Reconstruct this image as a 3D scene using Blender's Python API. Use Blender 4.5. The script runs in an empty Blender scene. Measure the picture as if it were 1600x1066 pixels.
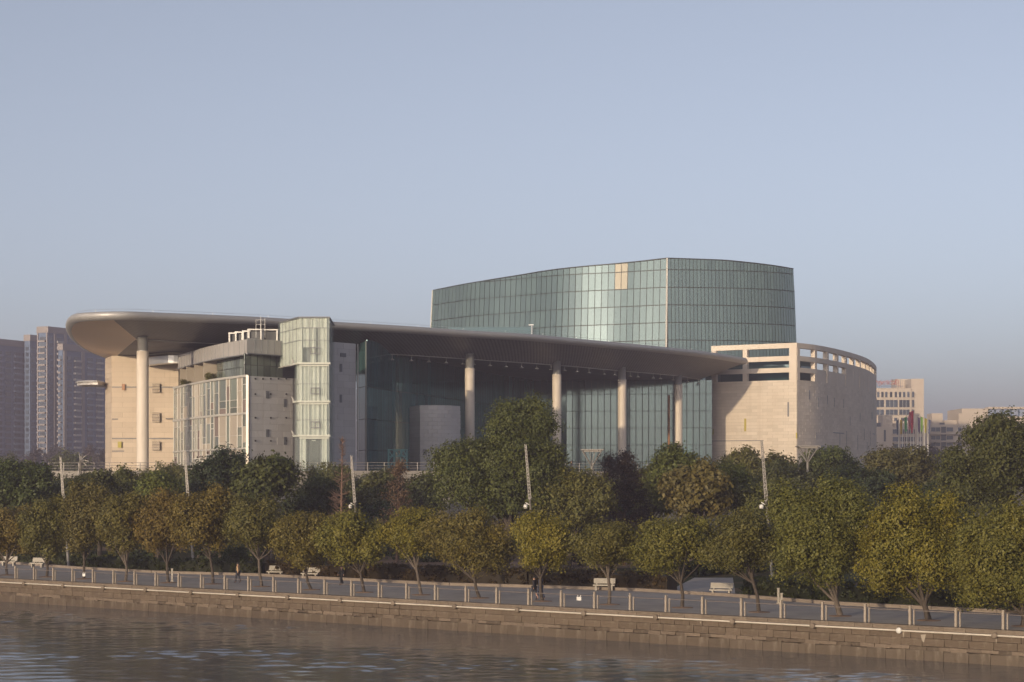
import bpy, bmesh, math, random
import numpy as np
from mathutils import Vector, Matrix

R = math.radians
random.seed(7)
RNG = np.random.default_rng(11)
scene = bpy.context.scene
COL = scene.collection

# ------------------------------------------------------------------ camera
F, HOR, CH = 3111.0, 750.0, 8.6            # focal length in photo pixels, horizon row, eye height over the promenade
cam = bpy.data.cameras.new('camera')
cam.sensor_width = 36.0
cam.lens = F / 1600.0 * 36.0
cam.shift_y = (HOR - 533.0) / 1600.0
cam.clip_start = 1.0
cam.clip_end = 20000.0
camo = bpy.data.objects.new('camera', cam)
COL.objects.link(camo)
camo.location = (0, 0, CH)
camo.rotation_euler = (R(90), 0, 0)
scene.camera = camo

# ------------------------------------------------------------------ sky, sun, exposure
SUN_AZ = R(241.5)                          # counter-clockwise from +X: behind the camera, to the left
SUN_EL = R(7.0)
sdir = Vector((math.cos(SUN_AZ) * math.cos(SUN_EL), math.sin(SUN_AZ) * math.cos(SUN_EL), math.sin(SUN_EL)))
world = bpy.data.worlds.new('World')
scene.world = world
world.use_nodes = True
wn = world.node_tree
wn.nodes.clear()
wo = wn.nodes.new('ShaderNodeOutputWorld')
bg = wn.nodes.new('ShaderNodeBackground')
sky = wn.nodes.new('ShaderNodeTexSky')
sky.sky_type = 'NISHITA'
sky.sun_disc = False
sky.sun_elevation = SUN_EL
sky.sun_rotation = R(90.0) - SUN_AZ
sky.altitude = 0.0
sky.air_density = 0.5
sky.dust_density = 2.3
sky.ozone_density = 1.3
bg.inputs['Strength'].default_value = 0.12
hs = wn.nodes.new('ShaderNodeHueSaturation'); hs.inputs['Saturation'].default_value = .58      # city smog: paler than clean air
tint = wn.nodes.new('ShaderNodeMix'); tint.data_type = 'RGBA'; tint.blend_type = 'MULTIPLY'; tint.inputs[0].default_value = 1.0; tint.inputs[7].default_value = (1.05, 1.02, 1.0, 1)
wn.links.new(sky.outputs[0], hs.inputs['Color']); wn.links.new(hs.outputs[0], tint.inputs[6]); wn.links.new(tint.outputs[2], bg.inputs['Color'])
wn.links.new(bg.outputs[0], wo.inputs['Surface'])

sun = bpy.data.lights.new('sun', 'SUN')
sun.energy = 2.35
sun.angle = R(0.6)
sun.color = (1.0, 0.79, 0.52)
suno = bpy.data.objects.new('sun', sun)
COL.objects.link(suno)
suno.rotation_euler = sdir.to_track_quat('Z', 'Y').to_euler()

scene.view_settings.view_transform = 'Standard'
scene.view_settings.look = 'None'
scene.view_settings.exposure = 0.78
scene.view_settings.gamma = 1.0
scene.cycles.use_denoising = True
scene.cycles.max_bounces = 6
scene.cycles.transparent_max_bounces = 12
scene.cycles.volume_bounces = 0
scene.cycles.use_light_tree = True

# ------------------------------------------------------------------ helpers
def X(px, Y): return (px - 800.0) / F * Y
def at(px, py, Y): return Vector((X(px, Y), Y, CH + (HOR - py) / F * Y))
def gp(px, py, z=0.0):
    Y = (CH - z) * F / (py - HOR)
    return Vector((X(px, Y), Y, z))

WPOS = {}
class MB:
    """collects faces, builds one mesh object"""
    def __init__(s): s.v = []; s.f = []; s.m = []; s.uv = {}
    def add(s, vs, fs, mi=0):
        o = len(s.v); s.v += [tuple(p) for p in vs]
        s.f += [tuple(i + o for i in f) for f in fs]; s.m += [mi] * len(fs)
    def quad(s, a, b, c, d, mi=0): s.add((a, b, c, d), ((0, 1, 2, 3),), mi)
    def obox(s, c, ax, ay, az, mi=0):
        c = Vector(c); ax = Vector(ax); ay = Vector(ay); az = Vector(az)
        vs = [c + ax * i + ay * j + az * k for k in (-1, 1) for j in (-1, 1) for i in (-1, 1)]
        s.add(vs, ((0, 2, 3, 1), (4, 5, 7, 6), (0, 1, 5, 4), (2, 6, 7, 3), (0, 4, 6, 2), (1, 3, 7, 5)), mi)
    def box(s, c, size, rz=0.0, mi=0):
        ca, sa = math.cos(rz), math.sin(rz)
        s.obox(c, Vector((ca, sa, 0)) * size[0] / 2, Vector((-sa, ca, 0)) * size[1] / 2, Vector((0, 0, size[2] / 2)), mi)
    def beam(s, a, b, w, h, mi=0):
        a = Vector(a); b = Vector(b); d = b - a; L = d.length; d.normalize()
        up = Vector((0, 0, 1)) if abs(d.z) < .95 else Vector((0, 1, 0))
        sd = d.cross(up).normalized(); u2 = sd.cross(d).normalized()
        s.obox((a + b) / 2, d * L / 2, sd * w / 2, u2 * h / 2, mi)
    def tube(s, pts, rad, n=8, cap=True, mi=0):
        pts = [Vector(p) for p in pts]; rings = []; o = len(s.v)
        if not hasattr(rad, '__len__'): rad = [rad] * len(pts)
        ref = Vector((0.31, 0.95, 0.05))
        for i, p in enumerate(pts):
            d = (pts[min(i + 1, len(pts) - 1)] - pts[max(i - 1, 0)]).normalized()
            if abs(d.dot(ref)) > .97: ref = Vector((0.95, -0.2, 0.1))
            a = d.cross(ref).normalized(); b = d.cross(a).normalized()
            for k in range(n):
                t = 2 * math.pi * k / n
                s.v.append(tuple(p + (a * math.cos(t) + b * math.sin(t)) * rad[i]))
        for i in range(len(pts) - 1):
            for k in range(n):
                s.f.append((o + i * n + k, o + i * n + (k + 1) % n, o + (i + 1) * n + (k + 1) % n, o + (i + 1) * n + k)); s.m.append(mi)
        if cap:
            s.f.append(tuple(o + k for k in range(n))); s.m.append(mi)
            s.f.append(tuple(o + (len(pts) - 1) * n + k for k in reversed(range(n)))); s.m.append(mi)
    def lathe(s, c, prof, n=24, mi=0):
        o = len(s.v)
        for r, z in prof:
            for k in range(n):
                t = 2 * math.pi * k / n
                s.v.append((c[0] + r * math.cos(t), c[1] + r * math.sin(t), c[2] + z))
        for i in range(len(prof) - 1):
            for k in range(n):
                s.f.append((o + i * n + k, o + i * n + (k + 1) % n, o + (i + 1) * n + (k + 1) % n, o + (i + 1) * n + k)); s.m.append(mi)
        s.f.append(tuple(o + k for k in reversed(range(n)))); s.m.append(mi)
        s.f.append(tuple(o + (len(prof) - 1) * n + k for k in range(n))); s.m.append(mi)
    def prism(s, poly, z0, z1, mi=0):
        """closed vertical prism on a plan polygon; z1 may be a list"""
        n = len(poly); zt = z1 if hasattr(z1, '__len__') else [z1] * n
        vs = [(p[0], p[1], z0) for p in poly] + [(p[0], p[1], zt[i]) for i, p in enumerate(poly)]
        fs = [(i, (i + 1) % n, n + (i + 1) % n, n + i) for i in range(n)]
        fs += [tuple(reversed(range(n))), tuple(range(n, 2 * n))]
        s.add(vs, fs, mi)
    def build(s, name, mat, parent=None, smooth=False, uv=None):
        me = bpy.data.meshes.new(name)
        me.from_pydata(s.v, [], s.f)
        mats = mat if isinstance(mat, (list, tuple)) else [mat]
        for m in mats: me.materials.append(m)
        if len(mats) > 1: me.polygons.foreach_set('material_index', s.m)
        if uv:
            l = me.uv_layers.new(name='UVMap')
            li = np.empty(len(me.loops), dtype=np.int32); me.loops.foreach_get('vertex_index', li)
            l.data.foreach_set('uv', np.asarray(uv, dtype=np.float32)[li].ravel())
        if smooth: me.polygons.foreach_set('use_smooth', [True] * len(me.polygons))
        me.validate(); me.update()
        return link(name, me, parent)

def link(name, me, parent=None):
    o = bpy.data.objects.new(name, me); COL.objects.link(o)
    if parent is not None:
        o.parent = parent
        if parent.name in WPOS: o.matrix_parent_inverse = Matrix.Translation(-WPOS[parent.name])
    return o
def tag(o, label=None, cat=None, group=None, kind=None):
    if label: o['label'] = label
    if cat: o['category'] = cat
    if group: o['group'] = group
    if kind: o['kind'] = kind
    return o
def empty(name, loc, label, cat, group=None):
    o = bpy.data.objects.new(name, None); COL.objects.link(o)
    o.location = loc; o.empty_display_size = .2; WPOS[o.name] = Vector(loc)
    return tag(o, label, cat, group)
def local_empty(name, label, cat, group=None):
    """a thing whose parts are in its own coordinates; moved afterwards"""
    o = bpy.data.objects.new(name, None); COL.objects.link(o); o.empty_display_size = .2
    return tag(o, label, cat, group)
def children_of(o): return [c for c in bpy.data.objects if c.parent == o]
def copy_tree(o, parent=None):
    c = o.copy(); COL.objects.link(c); c.parent = parent
    for ch in children_of(o): copy_tree(ch, c)
    return c
def lerp(a, b, t): return a + (b - a) * t
def interp(xs, ys, x): return float(np.interp(x, xs, ys))
def resample(pts, n=None, step=None):
    """even resampling of a polyline (2D/3D)"""
    P = [Vector(p) for p in pts]; d = [0]
    for a, b in zip(P, P[1:]): d.append(d[-1] + (b - a).length)
    L = d[-1]; n = n or max(1, int(round(L / step)))
    out = []
    for i in range(n + 1):
        t = L * i / n; k = 0
        while k < len(P) - 2 and d[k + 1] < t: k += 1
        u = (t - d[k]) / max(1e-6, d[k + 1] - d[k]); out.append(P[k].lerp(P[k + 1], min(1, max(0, u))))
    return out
def smooth_curve(pts, n):
    """Catmull-Rom through the points, resampled to n even steps"""
    P = [Vector(p) for p in pts]; out = []
    for i in range(len(P) - 1):
        p0 = P[max(0, i - 1)]; p1 = P[i]; p2 = P[i + 1]; p3 = P[min(len(P) - 1, i + 2)]
        for k in range(12):
            t = k / 12.0
            out.append(.5 * ((2 * p1) + (p2 - p0) * t + (2 * p0 - 5 * p1 + 4 * p2 - p3) * t * t + (3 * p1 - p0 - 3 * p2 + p3) * t ** 3))
    out.append(P[-1])
    return resample(out, n=n)

# ------------------------------------------------------------------ materials
def nodes(name):
    m = bpy.data.materials.new(name); m.use_nodes = True
    nt = m.node_tree; nt.nodes.clear()
    out = nt.nodes.new('ShaderNodeOutputMaterial'); b = nt.nodes.new('ShaderNodeBsdfPrincipled')
    nt.links.new(b.outputs[0], out.inputs['Surface'])
    return m, nt, b, out
def setc(b, c, rough=.6, spec=.5, metal=0.0):
    b.inputs['Base Color'].default_value = (*c, 1); b.inputs['Roughness'].default_value = rough
    b.inputs['Specular IOR Level'].default_value = spec; b.inputs['Metallic'].default_value = metal
def mixc(nt, fac, a, b, blend='MIX'):
    n = nt.nodes.new('ShaderNodeMix'); n.data_type = 'RGBA'; n.blend_type = blend
    for sock, v in ((n.inputs[0], fac), (n.inputs[6], a), (n.inputs[7], b)):
        if isinstance(v, (tuple, list)): sock.default_value = (*v, 1) if len(v) == 3 else v
        elif isinstance(v, (int, float)): sock.default_value = v
        else: nt.links.new(v, sock)
    return n.outputs[2]
def ramp(nt, src, stops):
    r = nt.nodes.new('ShaderNodeValToRGB'); e = r.color_ramp.elements
    e[0].position, e[1].position = stops[0][0], stops[-1][0]
    for i, (p, c) in enumerate(stops):
        el = e[i] if i == 0 else (e[-1] if i == len(stops) - 1 else e.new(p))
        el.color = (*c, 1) if hasattr(c, '__len__') else (c, c, c, 1)
    nt.links.new(src, r.inputs[0]); return r.outputs[0]
def noise(nt, scale, detail=4, rough=.55, vec=None, dist=0.0):
    n = nt.nodes.new('ShaderNodeTexNoise'); n.inputs['Scale'].default_value = scale
    n.inputs['Detail'].default_value = detail; n.inputs['Roughness'].default_value = rough; n.inputs['Distortion'].default_value = dist
    if vec is not None: nt.links.new(vec, n.inputs['Vector'])
    return n
def coords(nt, scale=(1, 1, 1), kind='Object', rot=(0, 0, 0)):
    t = nt.nodes.new('ShaderNodeTexCoord'); m = nt.nodes.new('ShaderNodeMapping')
    m.inputs['Scale'].default_value = scale; m.inputs['Rotation'].default_value = rot
    nt.links.new(t.outputs[kind], m.inputs[0]); return m.outputs[0]
def bump(nt, b, h, strength=.3, dist=.05):
    n = nt.nodes.new('ShaderNodeBump'); n.inputs['Strength'].default_value = strength; n.inputs['Distance'].default_value = dist
    nt.links.new(h, n.inputs['Height']); nt.links.new(n.outputs[0], b.inputs['Normal'])
def plain(name, c, rough=.6, metal=0.0, spec=.5, var=.12, scale=.6, streak=0.0):
    """colour with soft wear, and optional rain streaks running down"""
    m, nt, b, _ = nodes(name); setc(b, c, rough, spec, metal)
    n = noise(nt, scale, 6, .6, coords(nt))
    col = mixc(nt, n.outputs[0], tuple(x * (1 - var) for x in c), tuple(min(1, x * (1 + var)) for x in c))
    if streak:
        n2 = noise(nt, 1.0, 5, .65, coords(nt, (1.7, 1.7, .09)))
        f = ramp(nt, n2.outputs[0], [(.50, 0.0), (.72, streak)])
        col = mixc(nt, f, col, (.20, .15, .11))
    nt.links.new(col, b.inputs['Base Color'])
    rr = ramp(nt, n.outputs[0], [(.3, max(0, rough - .08)), (.7, min(1, rough + .08))]); nt.links.new(rr, b.inputs['Roughness'])
    return m
def tiles_mat(name, c, var=.18, streak=.35, rough=.65):
    """stone cladding: every tile its own tone, rain stains over them"""
    m, nt, b, _ = nodes(name); setc(b, c, rough, .35)
    g = nt.nodes.new('ShaderNodeNewGeometry')
    col = mixc(nt, g.outputs['Random Per Island'], tuple(x * (1 - var) for x in c), tuple(min(1, x * (1 + var * .6)) for x in c))
    n1 = noise(nt, .12, 5, .6, coords(nt))
    col = mixc(nt, ramp(nt, n1.outputs[0], [(.42, 0.0), (.75, .35)]), col, (c[0] * .72, c[1] * .66, c[2] * .58))
    n2 = noise(nt, 1.0, 6, .7, coords(nt, (1.1, 1.1, .05)))
    col = mixc(nt, ramp(nt, n2.outputs[0], [(.54, 0.0), (.76, streak)]), col, (.26, .17, .10))
    nt.links.new(col, b.inputs['Base Color'])
    n3 = noise(nt, 6, 4, .6, coords(nt)); bump(nt, b, n3.outputs[0], .15, .02)
    return m
def glass_mat(name, c, rough=.12, spec=.7, var=.25, coat=0.0, wob=.12, refl=0.0, rc=(.8, .9, .9)):
    """opaque coated curtain-wall glass; panes differ a little, and none is quite flat"""
    m, nt, b, out = nodes(name); setc(b, c, rough, spec)
    oi = nt.nodes.new('ShaderNodeObjectInfo'); g = nt.nodes.new('ShaderNodeNewGeometry')
    a = nt.nodes.new('ShaderNodeMath'); a.operation = 'ADD'
    nt.links.new(oi.outputs['Random'], a.inputs[0]); nt.links.new(g.outputs['Random Per Island'], a.inputs[1])
    fr = nt.nodes.new('ShaderNodeMath'); fr.operation = 'FRACT'; nt.links.new(a.outputs[0], fr.inputs[0])
    col = mixc(nt, fr.outputs[0], tuple(x * (1 - var) for x in c), tuple(x * (1 + var) for x in c))
    nt.links.new(col, b.inputs['Base Color'])
    b.inputs['Coat Weight'].default_value = coat; b.inputs['Coat Roughness'].default_value = .05
    n = noise(nt, .5, 2, .5, coords(nt)); bump(nt, b, n.outputs[0], wob, .12)
    if refl:
        gs = nt.nodes.new('ShaderNodeBsdfGlossy'); gs.inputs['Color'].default_value = (*rc, 1); gs.inputs['Roughness'].default_value = rough
        nt.links.new(b.inputs['Normal'].links[0].from_socket, gs.inputs['Normal'])
        mx = nt.nodes.new('ShaderNodeMixShader'); mx.inputs[0].default_value = refl
        nt.links.new(b.outputs[0], mx.inputs[1]); nt.links.new(gs.outputs[0], mx.inputs[2]); nt.links.new(mx.outputs[0], out.inputs['Surface'])
    return m
def leaf_mat(name):
    """leaf colour = the object's colour, each leaf its own tone, some yellowing"""
    m, nt, b, out = nodes(name); setc(b, (.06, .08, .03), .55, .3)
    oi = nt.nodes.new('ShaderNodeObjectInfo'); g = nt.nodes.new('ShaderNodeNewGeometry')
    r = g.outputs['Random Per Island']
    dark = mixc(nt, 1.0, oi.outputs['Color'], (.70, .74, .74), 'MULTIPLY')
    lite = mixc(nt, 1.0, oi.outputs['Color'], (1.35, 1.25, 1.1), 'MULTIPLY')
    col = mixc(nt, r, dark, lite)
    n = noise(nt, .55, 3, .6, coords(nt))
    col = mixc(nt, ramp(nt, n.outputs[0], [(.45, 0.0), (.7, .55)]), col, mixc(nt, 1.0, oi.outputs['Color'], (1.4, 1.22, .75), 'MULTIPLY'))
    nt.links.new(col, b.inputs['Base Color'])
    tr = nt.nodes.new('ShaderNodeBsdfTranslucent'); nt.links.new(col, tr.inputs['Color'])
    mx = nt.nodes.new('ShaderNodeMixShader'); mx.inputs[0].default_value = .28
    nt.links.new(b.outputs[0], mx.inputs[1]); nt.links.new(tr.outputs[0], mx.inputs[2]); nt.links.new(mx.outputs[0], out.inputs['Surface'])
    return m

M = {}
M['leaf'] = leaf_mat('leaf')
M['bark'] = plain('bark', (.055, .042, .033), .9, var=.4, scale=4)
M['bark_pale'] = plain('bark_pale', (.095, .075, .06), .9, var=.4, scale=4)
M['twig'] = plain('twig', (.15, .09, .065), .9, var=.3, scale=3)
M['stone'] = tiles_mat('stone', (.56, .49, .42), .10, .28)
M['stone_tan'] = tiles_mat('stone_tan', (.51, .42, .33), .08, .25)
M['stone_grey'] = tiles_mat('stone_grey', (.50, .485, .485), .07, .22)
M['joint'] = plain('joint', (.30, .26, .22), .9)
M['joint_grey'] = plain('joint_grey', (.30, .29, .29), .9)
M['col_stone'] = plain('col_stone', (.58, .51, .44), .55, var=.08, scale=.8, streak=.25)
M['metal'] = plain('metal', (.52, .52, .52), .38, .75, var=.06)
M['rim'] = plain('rim', (.38, .37, .37), .5, .35, var=.06, scale=.3)
M['white_metal'] = plain('white_metal', (.43, .41, .38), .45, .1, var=.08)
M['grey_panel'] = plain('grey_panel', (.40, .38, .37), .5, .2, var=.07, streak=.18)
M['cream_soffit'] = plain('cream_soffit', (.80, .61, .45), .6, var=.06, scale=.15)
M['ceiling'] = plain('ceiling', (.10, .10, .115), .6, var=.1)
M['dark'] = plain('dark', (.03, .032, .036), .5)
M['slit'] = plain('slit', (.13, .135, .15), .4)
M['glass_tower'] = glass_mat('glass_tower', (.070, .100, .092), .07, .5, .14, refl=.16, rc=(.7, .88, .86), wob=.03)
M['mullion'] = plain('mullion', (.03, .036, .036), .5)
M['glass_glint'] = glass_mat('glass_glint', (.36, .33, .26), .3, .6, .06)  # sun glint on a few tower panes, put into a pale warm base colour
M['edge_trim'] = plain('edge_trim', (.72, .64, .54), .35, .4)
M['glass_hall'] = glass_mat('glass_hall', (.055, .132, .142), .08, .40, .3, wob=.04, refl=.10, rc=(.5, .85, .9))
M['glass_base'] = glass_mat('glass_base', (.020, .052, .062), .08, .45, .25, wob=.04, refl=.09, rc=(.55, .85, .92))
M['glass_wing'] = glass_mat('glass_wing', (.125, .145, .130), .12, .6, .35)
M['blind'] = plain('blind', (.17, .135, .125), .8, var=.25)
M['spandrel'] = plain('spandrel', (.34, .295, .245), .6, var=.1)
M['teal_steel'] = plain('teal_steel', (.14, .34, .34), .5, .1)
M['orange_plate'] = plain('orange_plate', (.33, .16, .08), .6)
M['yellow_plate'] = plain('yellow_plate', (.36, .30, .05), .6)
M['terrace'] = plain('terrace', (.22, .20, .18), .8, var=.15)
M['bench'] = plain('bench', (.32, .29, .25), .7, var=.10, scale=2)
M['post'] = plain('post', (.28, .235, .19), .6, var=.14, scale=2)
M['rail'] = plain('rail', (.17, .14, .125), .55, .3)
M['pole'] = plain('pole', (.42, .40, .38), .5, .3, var=.1)
M['mast'] = plain('mast_steel', (.24, .22, .205), .5, .3, var=.1)
M['white'] = plain('white', (.60, .58, .55), .5)
M['kerb'] = plain('kerb', (.21, .17, .14), .85, var=.2, scale=1.5)

def soffit_mat():
    m, nt, b, _ = nodes('soffit_louvre'); setc(b, (.17, .155, .155), .5, .4, .25)
    uv = nt.nodes.new('ShaderNodeUVMap'); mp = nt.nodes.new('ShaderNodeMapping'); nt.links.new(uv.outputs[0], mp.inputs[0])
    w = nt.nodes.new('ShaderNodeTexWave'); w.bands_direction = 'X'; w.inputs['Scale'].default_value = .42
    w.inputs['Distortion'].default_value = 0; nt.links.new(mp.outputs[0], w.inputs['Vector'])
    mp.inputs['Rotation'].default_value = (0, 0, R(28))
    br = nt.nodes.new('ShaderNodeTexBrick'); br.inputs['Scale'].default_value = 1; br.inputs['Brick Width'].default_value = 2.4; br.inputs['Row Height'].default_value = 1.2
    br.inputs['Mortar Size'].default_value = .03; br.inputs['Color1'].default_value = (1, 1, 1, 1); br.inputs['Color2'].default_value = (.86, .86, .86, 1); br.inputs['Mortar'].default_value = (.6, .6, .6, 1)
    nt.links.new(uv.outputs[0], br.inputs['Vector'])
    col = mixc(nt, ramp(nt, w.outputs[0], [(.35, 0.0), (.8, 1.0)]), (.225, .212, .218), (.140, .132, .138))
    col = mixc(nt, .6, col, br.outputs[0], 'MULTIPLY')
    nt.links.new(col, b.inputs['Base Color']); bump(nt, b, w.outputs[0], .25, .06)
    return m
M['soffit'] = soffit_mat()

def ground_mat():
    m, nt, b, _ = nodes('lawn_soil'); setc(b, (.05, .05, .03), .95, .1)
    n = noise(nt, .055, 6, .6, coords(nt)); n2 = noise(nt, 1.8, 5, .65, coords(nt))
    col = ramp(nt, n.outputs[0], [(.36, (.040, .052, .022)), (.50, (.062, .060, .030)), (.60, (.150, .098, .062))])
    col = mixc(nt, n2.outputs[0], mixc(nt, 1.0, col, (.6, .6, .6), 'MULTIPLY'), mixc(nt, 1.0, col, (1.35, 1.35, 1.35), 'MULTIPLY'))
    nt.links.new(col, b.inputs['Base Color']); bump(nt, b, n2.outputs[0], .6, .15)
    return m
M['ground'] = ground_mat()
def paving_mat():
    m, nt, b, _ = nodes('promenade_paving'); setc(b, (.23, .21, .20), .8, .25)
    u = Vector((.771, -.636, 0)); ang = math.atan2(u.y, u.x)
    v = coords(nt, (1, 1, 1), rot=(0, 0, -ang))
    br = nt.nodes.new('ShaderNodeTexBrick'); br.inputs['Scale'].default_value = 1.0; br.inputs['Brick Width'].default_value = 1.2; br.inputs['Row Height'].default_value = .6
    br.inputs['Mortar Size'].default_value = .012; br.inputs['Color1'].default_value = (.40, .36, .335, 1); br.inputs['Color2'].default_value = (.33, .30, .285, 1); br.inputs['Mortar'].default_value = (.2, .18, .17, 1)
    nt.links.new(v, br.inputs['Vector'])
    n = noise(nt, .35, 6, .65, coords(nt))
    col = mixc(nt, ramp(nt, n.outputs[0], [(.35, .0), (.7, .45)]), br.outputs[0], (.22, .19, .16))
    nt.links.new(col, b.inputs['Base Color'])
    return m
M['paving'] = paving_mat()
def quay_mat(name, c, wet=False):
    m, nt, b, _ = nodes(name); setc(b, c, .85 if not wet else .45, .3)
    g = nt.nodes.new('ShaderNodeNewGeometry'); oi = nt.nodes.new('ShaderNodeObjectInfo')
    a = nt.nodes.new('ShaderNodeMath'); a.operation = 'ADD'; nt.links.new(oi.outputs['Random'], a.inputs[0]); nt.links.new(g.outputs['Random Per Island'], a.inputs[1])
    fr = nt.nodes.new('ShaderNodeMath'); fr.operation = 'FRACT'; nt.links.new(a.outputs[0], fr.inputs[0])
    col = mixc(nt, fr.outputs[0], tuple(x * .84 for x in c), tuple(x * 1.12 for x in c))
    n = noise(nt, .9, 7, .7, coords(nt)); col = mixc(nt, ramp(nt, n.outputs[0], [(.40, 0.0), (.68, .65)]), col, (.085, .062, .042))
    n2 = noise(nt, 1.0, 5, .65, coords(nt, (1.2, 1.2, .16))); col = mixc(nt, ramp(nt, n2.outputs[0], [(.58, 0.0), (.70, .5)]), col, (.27, .225, .18))
    nt.links.new(col, b.inputs['Base Color'])
    n3 = noise(nt, 3.5, 6, .7, coords(nt)); bump(nt, b, n3.outputs[0], .7, .08)
    return m
M['quay'] = quay_mat('quay_stone', (.122, .092, .068))
M['quay_pale'] = quay_mat('quay_stone_pale', (.175, .135, .104))
M['quay_wet'] = quay_mat('quay_stone_wet', (.085, .064, .047), True)
M['coping'] = quay_mat('coping_stone', (.185, .148, .116))
def water_mat():
    m, nt, b, _ = nodes('river_water'); setc(b, (.108, .108, .110), .12, .5); b.inputs['IOR'].default_value = 1.33
    u = Vector((.771, -.636, 0)); ang = math.atan2(u.y, u.x)
    v1 = coords(nt, (.11, .34, 1), rot=(0, 0, R(5))); v2 = coords(nt, (.42, 1.25, 1), rot=(0, 0, R(-8))); v3 = coords(nt, (.012, .035, 1))
    n1 = noise(nt, 1.0, 4, .6, v1, .6); n2 = noise(nt, 1.0, 3, .6, v2, .4); n3 = noise(nt, 1.0, 2, .5, v3)
    patch = ramp(nt, n3.outputs[0], [(.38, .25), (.62, 1.0)])
    a = nt.nodes.new('ShaderNodeMath'); a.operation = 'MULTIPLY_ADD'; a.inputs[1].default_value = .40
    nt.links.new(n2.outputs[0], a.inputs[0]); nt.links.new(n1.outputs[0], a.inputs[2])
    mu = nt.nodes.new('ShaderNodeMath'); mu.operation = 'MULTIPLY'; nt.links.new(a.outputs[0], mu.inputs[0]); nt.links.new(patch, mu.inputs[1])
    bump(nt, b, mu.outputs[0], 1.0, .05)
    return m
M['water'] = water_mat()

# ================================================================== the setting
P0 = Vector((-44.7, 173.7, 0)); BU = Vector((.7714, -.6363, 0)); BN = Vector((.6363, .7714, 0))
BANG = math.atan2(BU.y, BU.x)
def bank(s, t, z=0.0): return P0 + BU * s + BN * t + Vector((0, 0, z))
def s_of(px):
    k = (px - 800.0) / F
    return (k * P0.y - P0.x) / (BU.x - k * BU.y)
WATER_Z = -2.0; WAVE = .0105

g = MB()
g.add([(-1950, 1745, 0), tuple(bank(-260, .35)), tuple(bank(260, .35)), (1200, -840, 0), (1950, -840, 0), (1950, 3100, 0), (-1950, 3100, 0)], [tuple(range(7))])
tag(g.build('ground', M['ground']), kind='structure')
w = MB()
S0_, S1_, T0_, T1_ = -12.0, 108.0, -52.0, .4
w.add([(-1950, -950, WATER_Z), (1950, -950, WATER_Z), tuple(bank(S1_, T0_, WATER_Z)), tuple(bank(S0_, T0_, WATER_Z))], [(0, 1, 2, 3)])
w.add([(1950, -950, WATER_Z), (1950, -840, WATER_Z), (1200, -840, WATER_Z), tuple(bank(260, .4, WATER_Z)), tuple(bank(S1_, T1_, WATER_Z)), tuple(bank(S1_, T0_, WATER_Z))], [tuple(range(6))])
w.add([(-1950, -950, WATER_Z), tuple(bank(S0_, T0_, WATER_Z)), tuple(bank(S0_, T1_, WATER_Z)), tuple(bank(-260, .4, WATER_Z)), (-1950, 1745, WATER_Z)], [tuple(range(5))])
# waves near the quay are modelled: a sum of many small travelling waves, livelier in wind patches
ns_, nt_ = 420, 185
gs_, gt_ = np.meshgrid(np.linspace(S0_, S1_, ns_), np.linspace(T0_, T1_, nt_)); wx = P0.x + BU.x * gs_ + BN.x * gt_; wy = P0.y + BU.y * gs_ + BN.y * gt_
wz = np.zeros_like(wx); pr_ = np.random.default_rng(3)
for _ in range(70):
    lam = 10 ** pr_.uniform(-.20, .40); th_ = R(90) + pr_.normal() * .7; ph = pr_.uniform(0, 6.28); kk = 2 * math.pi / lam
    wz += (WAVE * lam / (2 * math.pi)) * np.sin(kk * (wx * math.cos(th_) + wy * math.sin(th_)) + ph)
pat = np.zeros_like(wx)
for _ in range(9):
    lam = pr_.uniform(12, 45); th_ = pr_.uniform(0, 6.28); ph = pr_.uniform(0, 6.28); pat += np.sin(2 * math.pi / lam * (wx * math.cos(th_) * .6 + wy * math.sin(th_) * 1.3) + ph)
edge_ = np.clip(np.minimum.reduce([gs_ - S0_, S1_ - gs_, gt_ - T0_, T1_ - gt_ + .6]) / 2.5, 0, 1)
wz *= (.72 + .16 * pat.clip(-2.5, 3)) * edge_
o_ = len(w.v); w.v += list(zip(wx.ravel(), wy.ravel(), (WATER_Z + wz).ravel()))
for j in range(nt_ - 1):
    for i in range(ns_ - 1):
        q_ = o_ + j * ns_ + i; w.f.append((q_, q_ + 1, q_ + ns_ + 1, q_ + ns_))
w.m = [0] * len(w.f)
tag(w.build('water', M['water'], None, True), kind='structure')

# promenade between the quay edge and the kerb at the planting
KERB = [gp(-260, 872), gp(0, 880), gp(120, 889), gp(250, 896), gp(400, 900), gp(560, 908), gp(700, 915), gp(850, 919), gp(1000, 924), gp(1150, 933), gp(1300, 945), gp(1600, 960), gp(1900, 975)]
pv = MB(); n = len(KERB)
vs = [(p.x, p.y, .008) for p in KERB]
for p in KERB:
    s = (Vector((p.x, p.y, 0)) - P0).dot(BU); q = bank(s, .3); vs.append((q.x, q.y, .008))
pv.add(vs, [(i, n + i, n + i + 1, i + 1) for i in range(n - 1)])
tag(pv.build('promenade', M['paving']), kind='structure')
kb = empty('kerb_wall', KERB[3], 'low tan stone kerb wall between promenade paving and planting', 'kerb')
path = resample(KERB, step=2.4)
for i in range(len(path) - 1):
    a, b = path[i], path[i + 1]; d = (b - a).normalized(); m_ = MB()
    m_.obox((a + b) / 2 + Vector((0, 0, .12)), d * ((b - a).length / 2 - .012), Vector((-d.y, d.x, 0)) * .2, (0, 0, .12))
    m_.build('kerb_stone', M['kerb'], kb)
# side path running inland on the right, with two low steps
sp = MB(); a, b, c, d = gp(1040, 926), gp(1150, 934), gp(1145, 903), gp(1085, 903)
sp.quad(*(Vector((p.x, p.y, .014)) for p in (a, b, c, d)))
tag(sp.build('path', M['paving']), kind='structure')
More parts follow.
